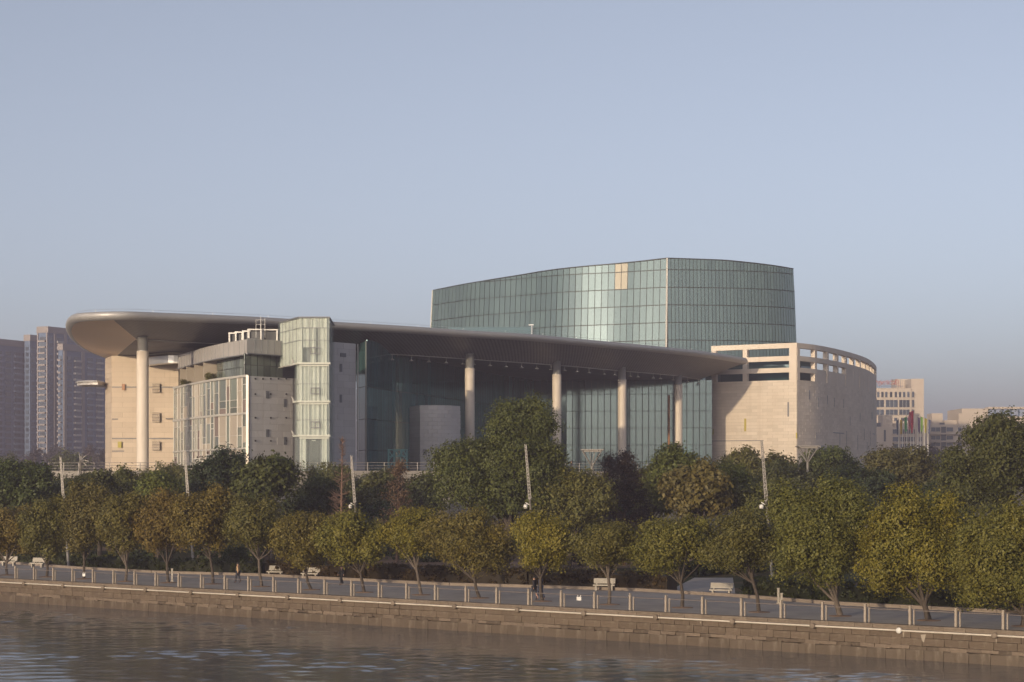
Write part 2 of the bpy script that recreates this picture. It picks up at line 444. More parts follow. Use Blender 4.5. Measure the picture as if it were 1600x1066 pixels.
# bare trodden earth seen behind the trees
for k, (x0, x1, y0, y1) in enumerate([(40, 330, 853, 861), (330, 480, 846, 862), (600, 1010, 866, 890)]):
    e = MB(); pts = [gp(x0, y0 + 3), gp(lerp(x0, x1, .5), y0), gp(x1, y0 + 2), gp(x1 + 20, y1 - 3), gp(lerp(x0, x1, .5), y1), gp(x0 - 30, y1 - 2)]
    e.add([(p.x, p.y, .012 + .004 * k) for p in pts], [tuple(range(6))])
    tag(e.build('path', M['soil'] if 'soil' in M else M.setdefault('soil', plain('soil', (.20, .125, .08), .95, var=.3, scale=.4))), kind='structure')

# ------------------------------------------------------------------ quay wall
qw = empty('embankment_wall', bank(40, 0, WATER_Z), 'weathered brown stone embankment wall rising from the river', 'embankment')
def block_mesh(name, mat, j=.03):
    m_ = MB(); m_.box((0, 0, 0), (1, 1, 1))
    m_.v = [(x + random.uniform(-j, j) * .4, y + random.uniform(-j, j), z + random.uniform(-j, j)) for x, y, z in m_.v]
    o = m_.build(name, mat); me = o.data; bpy.data.objects.remove(o); return me
def course(name, z0, z1, L, depth, proud, mat, s0=-4.0, s1=101.0, var=.25, jit=.02):
    mes = [block_mesh(name, mat if (k_ < 3 or name != 'ledge_stone') else M['quay_wet'], .06 if name == 'ledge_stone' else .03) for k_ in range(5)]; s = s0 + random.uniform(0, .5)
    while s < s1:
        l = L * random.uniform(1 - var, 1 + var)
        o = link(name, random.choice(mes), qw); dz_ = random.uniform(-.05, .04) if name == 'ledge_stone' else 0
        o.location = bank(s + l / 2, depth / 2 - proud - random.uniform(0, jit), (z0 + z1) / 2)
        o.rotation_euler = (0, 0, BANG); o.scale = (l - .02, depth, z1 - z0 - .014 + dz_)
        if name == 'ledge_stone': o.location.z -= dz_ / 2
        s += l
course('coping_stone', -.24, .03, 1.6, .7, .10, M['coping'])
course('wall_stone', -.70, -.25, 1.25, .5, 0, M['quay'])
course('wall_stone', -1.16, -.71, 1.25, .5, 0, M['quay'])
course('ledge_stone', -1.40, -1.17, .95, .6, .03, M['quay_pale'], var=.4, jit=.03)
course('footing_stone', -2.5, -1.41, 1.5, .6, .09, M['quay_wet'])
for nm, s0, s1 in (('stone_run', -300, -4.2), ('stone_run', 101.6, 260)):
    m_ = MB(); m_.obox(bank((s0 + s1) / 2, .22, -1.2), BU * (s1 - s0) / 2, BN * .3, (0, 0, 1.2))
    tag(m_.build(nm, M['quay'], qw), kind='stuff')
m_ = MB(); m_.obox(bank(48, .35, -1.3), BU * 54, BN * .12, (0, 0, 1.2)); m_.build('core', M['quay_wet'], qw)
m_ = MB(); m_.tube([bank(s, -.20, -.30) for s in (-60, 0, 50, 100, 150)], .055, 8); m_.build('pipe', M['edge_trim'], qw)
KN = [41, 102, 165, 231, 302, 375, 453, 535, 618, 714, 812, 916, 1028, 1148, 1273, 1408, 1557]
kn = MB(); kn.lathe((0, 0, -.09), [(.10, 0), (.15, .03), (.16, .09), (.15, .15), (.10, .18)], 14)
kmesh = [kn.build('mooring_ball', m_, None, True) for m_ in (M['coping'], M['white'])]
kdat = [o.data for o in kmesh]
for o in kmesh: bpy.data.objects.remove(o)
for px in KN:
    o = link('fender_ball', kdat[1 if px == 1408 else 0], qw); o.location = bank(s_of(px), -.26, -.30); o.rotation_euler = (R(90), 0, BANG); o.scale = (1.15,) * 3
# pale lime run on the wall
for px, wd, z0, z1 in ((1443, .35, -.50, -.95), (1412, .10, -.42, -.75), (1095, .12, -.45, -.60), (1557, .1, -.4, -.8)):
    m_ = MB(); s = s_of(px)
    m_.add([bank(s - wd / 2, -.03, z0), bank(s + wd / 2, -.03, z0 + .04), bank(s + wd * .1, -.03, z1), bank(s - wd * .2, -.03, z1 + .1)], [(0, 1, 2, 3)])
    m_.build('lime_stain', M['post'], qw)

# ------------------------------------------------------------------ railing
POSTS = [16, 45, 75, 105, 137, 169, 202, 235, 271, 306, 343, 380, 419, 458, 499, 541, 584, 627, 672, 720, 768, 818, 869, 921, 977, 1033, 1090, 1151, 1213, 1278, 1345, 1415, 1487, 1561]
rl = empty('promenade_railing', bank(40, .55), 'tan paired-post railing with single dark rail along the quay edge', 'railing')
pa = MB(); pa.box((0, 0, .50), (.14, .14, 1.0)); pa.box((0, 0, 1.03), (.10, .10, .07)); pa.box((0, 0, 1.09), (.14, .14, .05))
pb = MB(); pb.box((0, 0, .46), (.07, .10, .92))
pao = pa.build('post', M['post']); pbo = pb.build('post', M['post']); pad, pbd = pao.data, pbo.data
bpy.data.objects.remove(pao); bpy.data.objects.remove(pbo)
SS = [s_of(p) for p in POSTS]; d0 = SS[1] - SS[0]; SS = [SS[0] - d0 * 2, SS[0] - d0] + SS + [SS[-1] + 3.1, SS[-1] + 6.2]
for i, s in enumerate(SS):
    o = link('post', pad, rl); o.location = bank(s, .55, .008); o.rotation_euler = (0, 0, BANG)
    o = link('post', pbd, rl); o.location = bank(s + .24, .60, .008); o.rotation_euler = (0, 0, BANG)
    if i < len(SS) - 1:
        m_ = MB(); m_.tube([bank(s + .275, .6, .86), bank(SS[i + 1] - .07, .6, .86)], .026, 6); m_.build('rail', M['rail'], rl)
for px, lab in ((123, 'small white notice plate on the railing near the left end'), (897, 'small white notice plate on the railing below the white bench')):
    s = s_of(px); m_ = MB(); m_.obox(bank(s, .54, .62), BU * .19, BN * .015, (0, 0, .12)); m_.obox(bank(s - .12, .57, .81), BU * .02, BN * .02, (0, 0, .05)); m_.obox(bank(s + .12, .57, .81), BU * .02, BN * .02, (0, 0, .05))
    tag(m_.build('notice_plate', M['white']), lab, 'notice')

# ================================================================== theatre
TZ = 9.8                                                  # terrace level
def H(h): return CH + h
TH = empty('theatre', (0, 330, TZ), 'large theatre with sweeping leaf-shaped roof, glass tower and pale stone drum', 'theatre')

def clad(name, path, z0, z1, ch, tl, mat, parent, th=.07, gap=.026, skip=None, ztop=None, seed=1):
    """a wall of separate stone tiles along a plan path drawn left to right"""
    rnd = random.Random(seed); P = [Vector((p[0], p[1], 0)) for p in path]; cum = [0]
    for a, b in zip(P, P[1:]): cum.append(cum[-1] + (b - a).length)
    def pt(s):
        k = 0
        while k < len(P) - 2 and cum[k + 1] < s: k += 1
        d = (P[k + 1] - P[k]); u = (s - cum[k]) / d.length
        return P[k] + d * u, Vector((d.y, -d.x, 0)).normalized()
    L = cum[-1]; m_ = MB(); z = z0; row = 0
    while z < z1 - .05:
        zb = min(z1, z + ch); s = -(row % 2) * tl * .5
        while s < L - .05:
            a, b = max(0, s), min(L, s + tl)
            if b - a > .15 and not (skip and skip((a + b) / 2, (z + zb) / 2)):
                (p, nn), (q, mm) = pt(a + gap / 2), pt(b - gap / 2)
                t = th * rnd.uniform(.75, 1.15); z_0, z_1 = z + gap / 2, zb - gap / 2
                f = [p + nn * t + Vector((0, 0, z_0)), q + mm * t + Vector((0, 0, z_0)), q + mm * t + Vector((0, 0, z_1)), p + nn * t + Vector((0, 0, z_1))]
                k = [p + Vector((0, 0, z_0)), q + Vector((0, 0, z_0)), q + Vector((0, 0, z_1)), p + Vector((0, 0, z_1))]
                m_.add(f + k, ((0, 1, 2, 3), (0, 4, 5, 1), (1, 5, 6, 2), (2, 6, 7, 3), (3, 7, 4, 0)))
            s += tl
        z = zb; row += 1
    return tag(m_.build(name, mat, parent), kind='stuff')
def plate(name, path_pt, nrm, w_, h_, z, mat, parent, proud=.10, thick=.06):
    nrm = Vector((nrm[0], nrm[1], 0)).normalized(); ax = Vector((-nrm.y, nrm.x, 0)); m_ = MB()
    m_.obox(Vector((path_pt[0], path_pt[1], z)) + nrm * proud, ax * w_ / 2, nrm * thick / 2, (0, 0, h_ / 2))
    return m_.build(name, mat, parent)

# ---- terrace the theatre stands on
TP = [(-130, 272), (-62, 266), (-34, 259), (-8, 264), (14, 276), (70, 340), (140, 420), (140, 700), (-130, 700)]
m_ = MB(); m_.prism(TP, 0, TZ); te = tag(m_.build('terrace', M['terrace']), kind='structure')
ter = empty('terrace_railing', (-20, 272, TZ), 'pale metal railing on the edge of the theatre terrace', 'railing')
edge = resample([Vector((p[0], p[1] + .4, TZ)) for p in TP[1:6]], step=2.2)
for i, p in enumerate(edge):
    m_ = MB(); m_.box(p + Vector((0, 0, .55)), (.09, .09, 1.1)); m_.build('post', M['mast'], ter)
m_ = MB()
for z in (.35, .7, 1.08): m_.tube([p + Vector((0, 0, z)) for p in edge], .035, 5)
m_.build('rail', M['mast'], ter)

# ---- roof
def rimpt(px, py, Y): p = at(px, py, Y); return p
rimf = [(112.6, 491, 276.5), (146, 487.6, 272.3), (197, 486.7, 272), (253, 488.7, 276), (400, 495, 288), (515, 502.3, 299), (640, 509.7, 311), (741, 516.8, 322), (827.5, 521.9, 332.5), (893, 528.2, 342.5), (1000, 538.3, 361), (1043, 542.5, 369.5), (1111.7, 550.3, 384.5), (1167, 559.5, 398)]
front = [at(*r) for r in rimf]
nose = [Vector((X(165, 361), 361, H(22.9))), Vector((X(137, 341), 341, H(22.9))), Vector((X(117, 321), 321, H(22.9))), Vector((X(106, 303), 303, H(22.9))), Vector((X(103, 287), 287, H(22.9)))]
back = [Vector((47.2, 399, H(24.2))), Vector((38, 415, H(24))), Vector((15, 432, H(23.6))), Vector((-25, 430, H(23.2))), Vector((-58, 400, H(22.9)))]
rim = smooth_curve(nose + front, 150)
tipi = len(rim) - 1
rim = rim + smooth_curve(back + [nose[0]], 60)[:-1]
nr = len(rim)
cen = Vector((-15, 345, 0))
def outn(i):
    a, b = rim[(i - 1) % nr], rim[(i + 1) % nr]; d = (b - a); d.z = 0; d.normalize()
    nn = Vector((d.y, -d.x, 0))
    if nn.dot(rim[i] - cen) < 0: nn = -nn
    return nn
prof = [(-2.2, .02), (-.7, .06), (-.25, 0), (-.04, -.16), (.04, -.42), (-.02, -.70), (-.30, -.98), (-.8, -1.12)]
m_ = MB(); k = len(prof)
for i in range(nr):
    nn = outn(i)
    for o_, dz in prof: m_.v.append(tuple(rim[i] + nn * o_ + Vector((0, 0, dz))))
for i in range(nr):
    for j in range(k - 1):
        a = i * k + j; b = ((i + 1) % nr) * k + j
        m_.f.append((a, b, b + 1, a + 1)); m_.m.append(0)
roof = MB()
rv = [rim[i] + outn(i) * -2.0 + Vector((0, 0, .02)) for i in range(nr)]
roof.add(rv + [Vector((-15, 350, H(23.6)))], [(i, (i + 1) % nr, nr) for i in range(nr)])
ROOF = roof.build('roof', M['grey_panel'], TH)
m_.build('rim', M['rim'], ROOF, True)
# fold line where the sloping soffit meets the flat ceiling
FH = 20.3
def fold(px, py): Y = FH * F / (HOR - py); return Vector((X(px, Y), Y, H(FH)))
foldf = [fold(213, 530), Vector((X(400, 301), 301, H(FH))), Vector((X(515, 311), 311, H(FH))), fold(613, 553.3), fold(640, 554.8), fold(734, 561), fold(872, 570.5), fold(967, 579), fold(1053, 586.5), fold(1094, 593)]
foldn = [Vector((X(183, 325), 325, H(FH))), Vector((X(198, 352), 352, H(FH)))]
# matching: walk both lines by fraction
inner_front = smooth_curve(foldf, 110)
lo = [rim[i] + outn(i) * -.8 + Vector((0, 0, -1.12)) for i in range(nr)]
# index on the rim where the dark louvres start (photo column 180)
si = min(range(tipi), key=lambda i: abs(800 + F * rim[i].x / rim[i].y - 182) + (1000 if rim[i].y > 290 else 0))
outer = lo[si:tipi + 1]; outer = resample(outer, n=110)
so = MB(); uv = []
cl = 0
for i in range(111):
    if i: cl += (inner_front[i] - inner_front[i - 1]).length
    for t in range(5):
        p = outer[i].lerp(inner_front[i], t / 4); so.v.append(tuple(p)); uv.append((cl, t / 4 * (outer[i] - inner_front[i]).length))
for i in range(110):
    for t in range(4):
        a = i * 5 + t; so.f.append((a, a + 5, a + 6, a + 1)); so.m.append(0)
so.build('soffit', M['soffit'], ROOF, uv=uv)
# cream soffit of the rounded end
nin = resample([foldf[0], foldn[0], foldn[1]], n=30)
nou = resample(list(reversed(lo[:si + 1])), n=30)
cs = MB()
for i in range(31):
    for t in range(4):
        cs.v.append(tuple(nou[i].lerp(nin[i], t / 3)))
for i in range(30):
    for t in range(3):
        a = i * 4 + t; cs.f.append((a, a + 1, a + 5, a + 4)); cs.m.append(0)
cs.build('end_soffit', M['cream_soffit'], ROOF, True)
ce = MB(); cp = inner_front + [Vector((30, 425, H(FH))), Vector((-20, 425, H(FH))), Vector((-50, 395, H(FH)))] + [foldn[1], foldn[0]]
ce.add([p + Vector((0, 0, .05)) for p in cp], [tuple(range(len(cp)))])
ce.build('ceiling', M['ceiling'], ROOF)
m_ = MB(); m_.tube([p + Vector((0, 0, -.06)) for p in inner_front], .07, 6); m_.build('fold_trim', M['grey_panel'], ROOF)
# thin guard wire above the rim
m_ = MB(); top = [rim[i] + outn(i) * -1.0 + Vector((0, 0, .38)) for i in range(5, tipi - 1)]
m_.tube(top, .018, 4)
for p in top[::6]: m_.beam(p - Vector((0, 0, .36)), p, .03, .03)
m_.build('guard_wire', M['metal'], ROOF)

# ---- columns
def column(px, Y, top, rad=.83):
    x = X(px, Y); m_ = MB(); pr = [(rad, 0)]; z = 1.7; hh = H(top) - 1.75 - TZ
    while z < hh - .4:
        pr += [(rad, z - .06), (rad, z - .02), (rad - .01, z - .012), (rad - .01, z + .012), (rad, z + .02), (rad, z + .06)]; z += 1.7
    pr += [(rad, hh)]
    m_.lathe((x, Y, TZ), pr, 32); c = m_.build('column', M['col_stone'], TH)
    for p_ in c.data.polygons: p_.use_smooth = abs(p_.normal.z) < .3
    cp_ = MB(); cp_.lathe((x, Y, TZ + hh), [(rad * .97, .002), (rad * .86, .05), (rad * .86, 2.4)], 32); o = cp_.build('capital', M['metal'], c, True)
    return c
COLS = [(223, 286, 20.25), (734, 330, 20.25), (870, 350, 20.3), (972, 369, 20.35), (1060, 389, 20.4)]
for c_ in COLS: column(*c_, rad=.86 if c_[0] < 300 else .80)

# ---- lamps hanging along the fold
for px in [614, 644, 668, 695, 722, 744, 766, 789, 812, 836, 859, 880, 900, 923, 945, 962, 984, 999, 1018, 1034, 1052, 1075, 1090]:
    i = min(range(111), key=lambda i: abs(800 + F * inner_front[i].x / inner_front[i].y - px)); p = inner_front[i]
    m_ = MB(); m_.tube([p, p + Vector((0, 0, -.75))], .045, 5)
    l = m_.build('hanging_lamp', M['white_metal'], TH)
    m2 = MB(); m2.lathe(p + Vector((0, 0, -.98)), [(.34, 0), (.36, .05), (.12, .22), (.08, .27)], 12); m2.build('lamp_shade', M['white_metal'], l, True)

# ---- glass tower
TW = [(676.7, 463.0), (741, 448.5), (817, 438.9), (880.7, 431.0), (960, 425.8), (1000, 422.9), (1042.5, 420.0)]
twl = smooth_curve([Vector((X(p, y), y, 0)) for p, y in TW], 45)
twr = smooth_curve([Vector((X(1042.5, 420), 420, 0)), Vector((X(1100, 420.9), 420.9, 0)), Vector((X(1160, 422.6), 422.6, 0)), Vector((X(1210, 425.6), 425.6, 0)), Vector((X(1239.6, 429.5), 429.5, 0))], 38)
def topz(px): return H(interp([676, 749, 842, 918, 1000, 1042, 1133, 1177, 1217, 1240], [44.05, 44.5, 45.5, 45.97, 46.4, 46.75, 46.5, 46.1, 45.7, 45.5], px))
def px_of(p): return 800 + F * p.x / p.y
BAT = .052
tcen = Vector((15, 455, 0))
def tnorm(path, i):
    d = (path[min(i + 1, len(path) - 1)] - path[max(i - 1, 0)]).normalized(); return Vector((d.y, -d.x, 0))
def tpt(path, i, z, off=0.0):
    """a point on the leaning glass skin"""
    nn = tnorm(path, i); return path[i] + nn * (off + BAT * (H(46) - z)) + Vector((0, 0, z))
rows = [H(46.75 - 2.42)]
while rows[-1] > H(22): rows.append(rows[-1] - 3.72)
core = MB(); poly = [p.copy() for p in twl] + twr[1:] + [Vector((75, 470, 0)), Vector((40, 500, 0)), Vector((-5, 495, 0))]
nl = len(twl) + len(twr) - 1; cvb, cvt = [], []
full = twl + twr[1:]
for i in range(nl):
    nn = tnorm(full, i); zt = topz(px_of(full[i])) - .05
    cvb.append(full[i] + nn * (BAT * (H(46) - TZ) - .12) + Vector((0, 0, TZ))); cvt.append(full[i] + nn * (-.12 - .0) + Vector((0, 0, zt)))
bk = [Vector((66, 465, 0)), Vector((40, 500, 0)), Vector((-5, 500, 0)), Vector((-19, 475, 0))]
for p in bk: cvb.append(p + Vector((0, 0, TZ))); cvt.append(p + Vector((0, 0, H(44))))
n = len(cvb); core.add(cvb + cvt, [(i, (i + 1) % n, n + (i + 1) % n, n + i) for i in range(n)] + [tuple(range(n, 2 * n))])
TOW = core.build('glass_tower', M['mullion'], TH)
def tower_panes(path, sep, jx=.07):
    joined = MB()
    for i in range(len(path) - 1):
        zt = min(topz(px_of(path[i])), topz(px_of(path[i + 1])))
        zs = [z for z in rows if z < zt - .25]
        lev = [zt] + zs
        for a, b in zip(lev, lev[1:]):
            m_ = MB() if sep else joined
            n0, n1 = tnorm(path, i), tnorm(path, i + 1); nm = (n0 + n1).normalized()
            def q(u, z, off):
                base = path[i].lerp(path[i + 1], u); return base + nm * (off + BAT * (H(46) - z)) + Vector((0, 0, z))
            d = (path[i + 1] - path[i]).length; e = jx / d
            tl = nm * random.uniform(-.012, .012); tr = nm * random.uniform(-.012, .012)
            f = [q(e, b + .09, .04) + tl, q(1 - e, b + .09, .04) + tr, q(1 - e, a - .09, .04) + tr, q(e, a - .09, .04) + tl]
            k_ = [q(e, b + .09, -.1), q(1 - e, b + .09, -.1), q(1 - e, a - .09, -.1), q(e, a - .09, -.1)]
            m_.add(f + k_, ((0, 1, 2, 3), (0, 4, 5, 1), (1, 5, 6, 2), (2, 6, 7, 3), (3, 7, 4, 0)))
            if sep: m_.build('pane', M['glass_glint' if 960 < px_of((path[i] + path[i + 1]) / 2) < 981 and lev.index(a) < 2 else 'glass_tower'], TOW)
    if not sep: tag(joined.build('pane', M['glass_tower'], TOW), kind='stuff')
tower_panes(twl, True)
tower_panes(twr, False, .06)
def edge_bar(name, path, i, z0, z1, wd):
    m_ = MB(); a, b = tpt(path, i, z0, .1), tpt(path, i, z1, .1); m_.beam(a, b, wd, wd); return m_.build(name, M['white_metal'], TOW)
c0 = tpt(full, 45, H(20), .16); c1 = full[45] + tnorm(full, 45) * .16 + Vector((0, 0, topz(1042) + .05))
m_ = MB(); m_.beam(c0, c1, .34, .34); m_.build('corner_trim', M['white_metal'], TOW)
edge_bar('corner_trim', twl, 0, H(25), topz(677), .2)
m_ = MB(); m_.tube([full[i] + tnorm(full, i) * .0 + Vector((0, 0, topz(px_of(full[i])) + .03)) for i in range(nl)], .12, 6); m_.build('parapet_cap', M['mullion'], TOW)
# low glass box in front of the tower with its corner post
bx = MB(); a, b = at(700, 513, 404), at(831, 510.5, 404)
bx.prism([(a.x, a.y), (b.x, b.y), (b.x + 1, b.y + 9), (a.x, a.y + 9)], H(20), a.z + .2); o = bx.build('roof_box', M['glass_base'], TH)
m_ = MB(); m_.tube([at(831, 540, 403.6), at(831, 508.5, 403.6)], .16, 8); m_.box(at(830, 507.8, 403.6), (1.0, .5, .2)); m_.build('post', M['metal'], o)

# ---- stone drum on the right
DT = 27.56
dl = [Vector((X(1111.5, 410), 410, 0)), Vector((57.2, 400, 0))]
dr = smooth_curve([Vector((57.2, 400, 0)), Vector((63.9, 410, 0)), Vector((74, 433, 0)), Vector((82.3, 458, 0)), Vector((90.0, 492, 0)), Vector((92.3, 520, 0)), Vector((90, 545, 0))], 60)
dcl, drc = [0], [0]
for a, b in zip(dr, dr[1:]): drc.append(drc[-1] + (b - a).length)
ZS = H(DT - 7.45)                    # top of the solid wall
dm = MB(); inset = .02
dpoly = [dl[0] + Vector((-3.0, 1.5, 0)), dl[0], dl[1]] + dr[1:] + [Vector((60, 540, 0)), Vector((36, 440, 0))]
dm.prism([(p.x, p.y) for p in dpoly], TZ, ZS)
DR = dm.build('stone_drum', M['joint'], TH)
clad('stone_cladding', [dl[0] + Vector((-3.0, 1.76, 0)), dl[1]], TZ, ZS, .66, 2.3, M['stone'], DR, seed=3)
clad('stone_cladding', [(p.x, p.y) for p in dr], TZ, ZS, .66, 2.3, M['stone'], DR, seed=4)
# open loggia: beams and posts above the solid wall
def ring_beam(path, z0, z1, depth, name='beam'):
    m_ = MB(); n_ = len(path)
    for i, p in enumerate(path):
        d = (path[min(i + 1, n_ - 1)] - path[max(i - 1, 0)]).normalized(); nn = Vector((d.y, -d.x, 0))
        for o_, z in ((.05, z0), (.05, z1), (-depth, z1), (-depth, z0)): m_.v.append(tuple(p + nn * o_ + Vector((0, 0, z))))
    for i in range(n_ - 1):
        for j in range(4): m_.f.append((i * 4 + j, i * 4 + 4 + j, i * 4 + 4 + (j + 1) % 4, i * 4 + (j + 1) % 4)); m_.m.append(0)
    m_.f += [(0, 1, 2, 3), tuple((n_ - 1) * 4 + j for j in (3, 2, 1, 0))]; m_.m += [0, 0]
    return m_.build(name, M['stone'], DR)
lev = [(DT - 1.02, DT), (DT - 3.58, DT - 2.6), (DT - 5.9, DT - 4.95)]
full_dl = resample(dl, n=6)
for z0, z1 in lev: ring_beam(full_dl, H(z0), H(z1), .9)
ring_beam(dr, H(lev[0][0]), H(lev[0][1]), .9); ring_beam(dr, H(lev[1][0]), H(lev[1][1]), .9)
def dr_at(s):
    i = int(np.searchsorted(drc, s)) - 1; i = max(0, min(len(dr) - 2, i)); d = dr[i + 1] - dr[i]; return dr[i] + d * ((s - drc[i]) / d.length), Vector((d.y, -d.x, 0)).normalized()
def post_at(p, nn, w_, z0, z1, depth=.9):
    m_ = MB(); ax = Vector((-nn.y, nn.x, 0)); m_.obox(p - nn * (depth / 2 - .053) + Vector((0, 0, (z0 + z1) / 2)), ax * w_ / 2, nn * depth / 2, (0, 0, (z1 - z0) / 2)); m_.build('pier', M['stone'], DR)
dd = (dl[1] - dl[0]).normalized(); dn = Vector((dd.y, -dd.x, 0))
for f_, w_ in ((.03, 1.0), (.40, 1.0), (.955, 1.55)): post_at(dl[0].lerp(dl[1], f_), dn, w_, ZS, H(DT) - .003)
s = .7; bay = 0
while s < 115:
    p, nn = dr_at(s); post_at(p, nn, 1.1, ZS, H(DT) - .004, .95); bay += 1; s += 7.6
# solid infill in the lower slots further round the curve
def infill(s0, s1, z0, z1):
    pp = [dr_at(lerp(s0, s1, t / 8))[0] for t in range(9)]; m_ = ring_beam(pp, z0, z1, .6, 'infill_wall'); return m_
infill(8.6, 120, ZS, H(lev[2][1]) + .001); infill(8.6, 120, H(lev[2][1]) + .003, H(lev[1][0]) - .003) if False else None
infill(31.5, 120, H(lev[2][1]) + .003, H(lev[1][0]) - .003)
ring_beam([dr_at(lerp(0, 8.6, t / 6))[0] for t in range(7)], H(lev[2][0]), H(lev[2][1]), .9)
# set-back core behind the left loggia
cb = MB(); c_ = [dl[0] - dn * 4.5, dl[1] - dn * 6.5 - dd * 3.5, dl[1] - dn * 16 - dd * 3.5, dl[0] - dn * 14]
cb.prism([(p.x, p.y) for p in c_], ZS - .5, H(DT - 2.75)); cb.build('loggia_core', M['glass_base'], DR)
for s_, h_, w_, hh in ((5.0, 17.3, .28, 1.9), (9.4, 15.9, .28, 1.9), (15.3, 16.6, .28, 1.9), (20.6, 16.3, .28, 1.9), (28.3, 16.3, .3, 1.9), (34.5, 12.7, .3, 1.9), (46.0, 13.9, .3, 1.9), (8.5, 8.9, .3, 1.6), (25.0, 8.6, .25, 2.6), (31.0, 9.0, .25, 3.0), (52.0, 10.2, .3, 2.6), (43.0, 8.2, .3, 3.2), (12.2, 6.1, 2.6, 1.9), (69, 14.9, 1.4, 1.6), (57, 7.8, .3, 1.6), (64, 9.5, .3, 3.4)):
    p, nn = dr_at(s_); plate('window_slit', p, nn, w_, hh, H(h_), M['slit'], DR)
for s_, h_, w_ in ((24.0, 9.9, 15.0), (75, 10.8, 14)):
    p, nn = dr_at(s_); plate('ledge_line', p, nn, w_ * .6, .22, H(h_), M['slit'], DR, .12)
for px, h_, w_, hh, mt in ((1165, 11.2, .45, 2.6, 'yellow_plate'), (1114, 9.9, .4, 1.2, 'yellow_plate'), (1232, 14.2, .35, 2.9, 'slit'), (1258, 8.9, .3, 1.2, 'yellow_plate')):
    k_ = (px - 800) / F; f_ = 0.0
    f_ = min((i / 200 for i in range(201)), key=lambda t: abs(800 + F * dl[0].lerp(dl[1], t).x / dl[0].lerp(dl[1], t).y - px))
    plate('wall_plate', dl[0].lerp(dl[1], f_), dn, w_, hh, H(h_), M[mt], DR)
m_ = MB(); m_.beam(dl[0] + dn * .12 - dd * 1 + Vector((0, 0, H(8.0))), dl[0].lerp(dl[1], .62) + dn * .12 + Vector((0, 0, H(8.0))), .1, .14); m_.build('ledge_line', M['slit'], DR)

# ---- glass base wall under the roof, right of the hall
def glass_wall(name, path, z0, z1, step, rowz, mat, parent, mat_frame, sep=True, jx=.075):
    pp = resample(path, step=step); m_ = MB()
    for i in range(len(pp) - 1):
        a, b = pp[i], pp[i + 1]; d = (b - a).normalized(); nn = Vector((d.y, -d.x, 0))
        m_.quad(a - nn * .1 + Vector((0, 0, z0)), b - nn * .1 + Vector((0, 0, z0)), b - nn * .1 + Vector((0, 0, z1)), a - nn * .1 + Vector((0, 0, z1)))
    par = m_.build(name, mat_frame, parent)
    zs = [z0] + [z for z in rowz if z0 + .3 < z < z1 - .3] + [z1]
    joined = MB()
    for i in range(len(pp) - 1):
        a, b = pp[i], pp[i + 1]; d = (b - a); L = d.length; d.normalize(); nn = Vector((d.y, -d.x, 0))
        for k_ in range(len(zs) - 1):
            q = MB() if sep else joined
            q.obox((a + b) / 2 + Vector((0, 0, (zs[k_] + zs[k_ + 1]) / 2)), d * (L / 2 - jx), nn * (.05 + random.uniform(0, .008)), (0, 0, (zs[k_ + 1] - zs[k_]) / 2 - .05))
            if sep: q.build('pane', mat, par)
    if not sep: tag(joined.build('pane', mat, par), kind='stuff')
    return par
base_rows = [H(h) for h in (0.2, 3.7, 7.1, 10.55, 14.0, 17.45)]
gb = glass_wall('base_glazing', [Vector((X(836, 407), 407, 0)), Vector((X(883, 406), 406, 0)), Vector((X(1113, 404), 404, 0))], TZ, H(20.3), 1.3, base_rows, M['glass_base'], TH, M['mullion'])
m_ = MB(); p = at(1046, 700, 403); m_.tube([Vector((p.x, 404.2, TZ)), Vector((p.x, 404.2, H(17.2)))], .22, 8); m_.build('downpipe', M['orange_plate'], gb)
# ---- glazed entrance hall
hall = [Vector((X(557, 313.5), 313.5, 0)), Vector((X(573, 306), 306, 0))]
hall2 = [Vector((X(573, 306), 306, 0)), Vector((X(613, 322), 322, 0)), Vector((X(671, 339.5), 339.5, 0)), Vector((X(723, 363), 363, 0)), Vector((X(772, 382.7), 382.7, 0)), Vector((X(838, 408), 408, 0))]
hrows = [H(h) for h in (4.6, 9.4, 14.4)]
gl = glass_wall('hall_glazing', hall, TZ, H(21.4), 1.4, hrows, M['glass_hall'], TH, M['dark'])
gr = glass_wall('hall_glazing', hall2, TZ, H(21.6), 1.6, hrows, M['glass_hall'], TH, M['dark'])
m_ = MB(); m_.tube([hall[1] + Vector((-.1, -.15, TZ)), hall[1] + Vector((-.1, -.15, H(21.4)))], .13, 8); m_.build('corner_post', M['glass_wing'], gr)

# ---- curved stone screen by the entrance
k0, k1 = X(640.5, 322), X(657, 316); sc = [Vector((k0, 322, 0)), Vector((k1, 316, 0))]
scf = smooth_curve([Vector((k1, 316, 0)), Vector((X(680, 315.6), 315.6, 0)), Vector((X(702, 317.2), 317.2, 0)), Vector((X(718, 320), 320, 0))], 16)
zt = H((750 - 633.5) * 317 / F)
m_ = MB(); m_.prism([(p.x, p.y) for p in sc[:1] + scf + [Vector((X(717, 321.5), 321.5, 0)), Vector((X(680, 323.5), 323.5, 0))]], TZ, zt); SCR = m_.build('stone_screen', M['joint_grey'], TH)
clad('stone_cladding', sc, TZ, zt - .02, .62, 6, M['stone_grey'], SCR, seed=8)
clad('stone_cladding', scf, TZ, zt - .02, .62, 1.35, M['stone_grey'], SCR, seed=9, th=.16)
plate('window', scf[12], (.2, -1), 1.0, 1.6, H((750 - 696) * 318 / F), M['dark'], SCR, .1, .12)
p = scf[12]; plate('door', Vector((X(664, 315.7), 315.7, 0)), (0, -1), .6, .9, H(4.4), M['slit'], SCR, .1, .1)
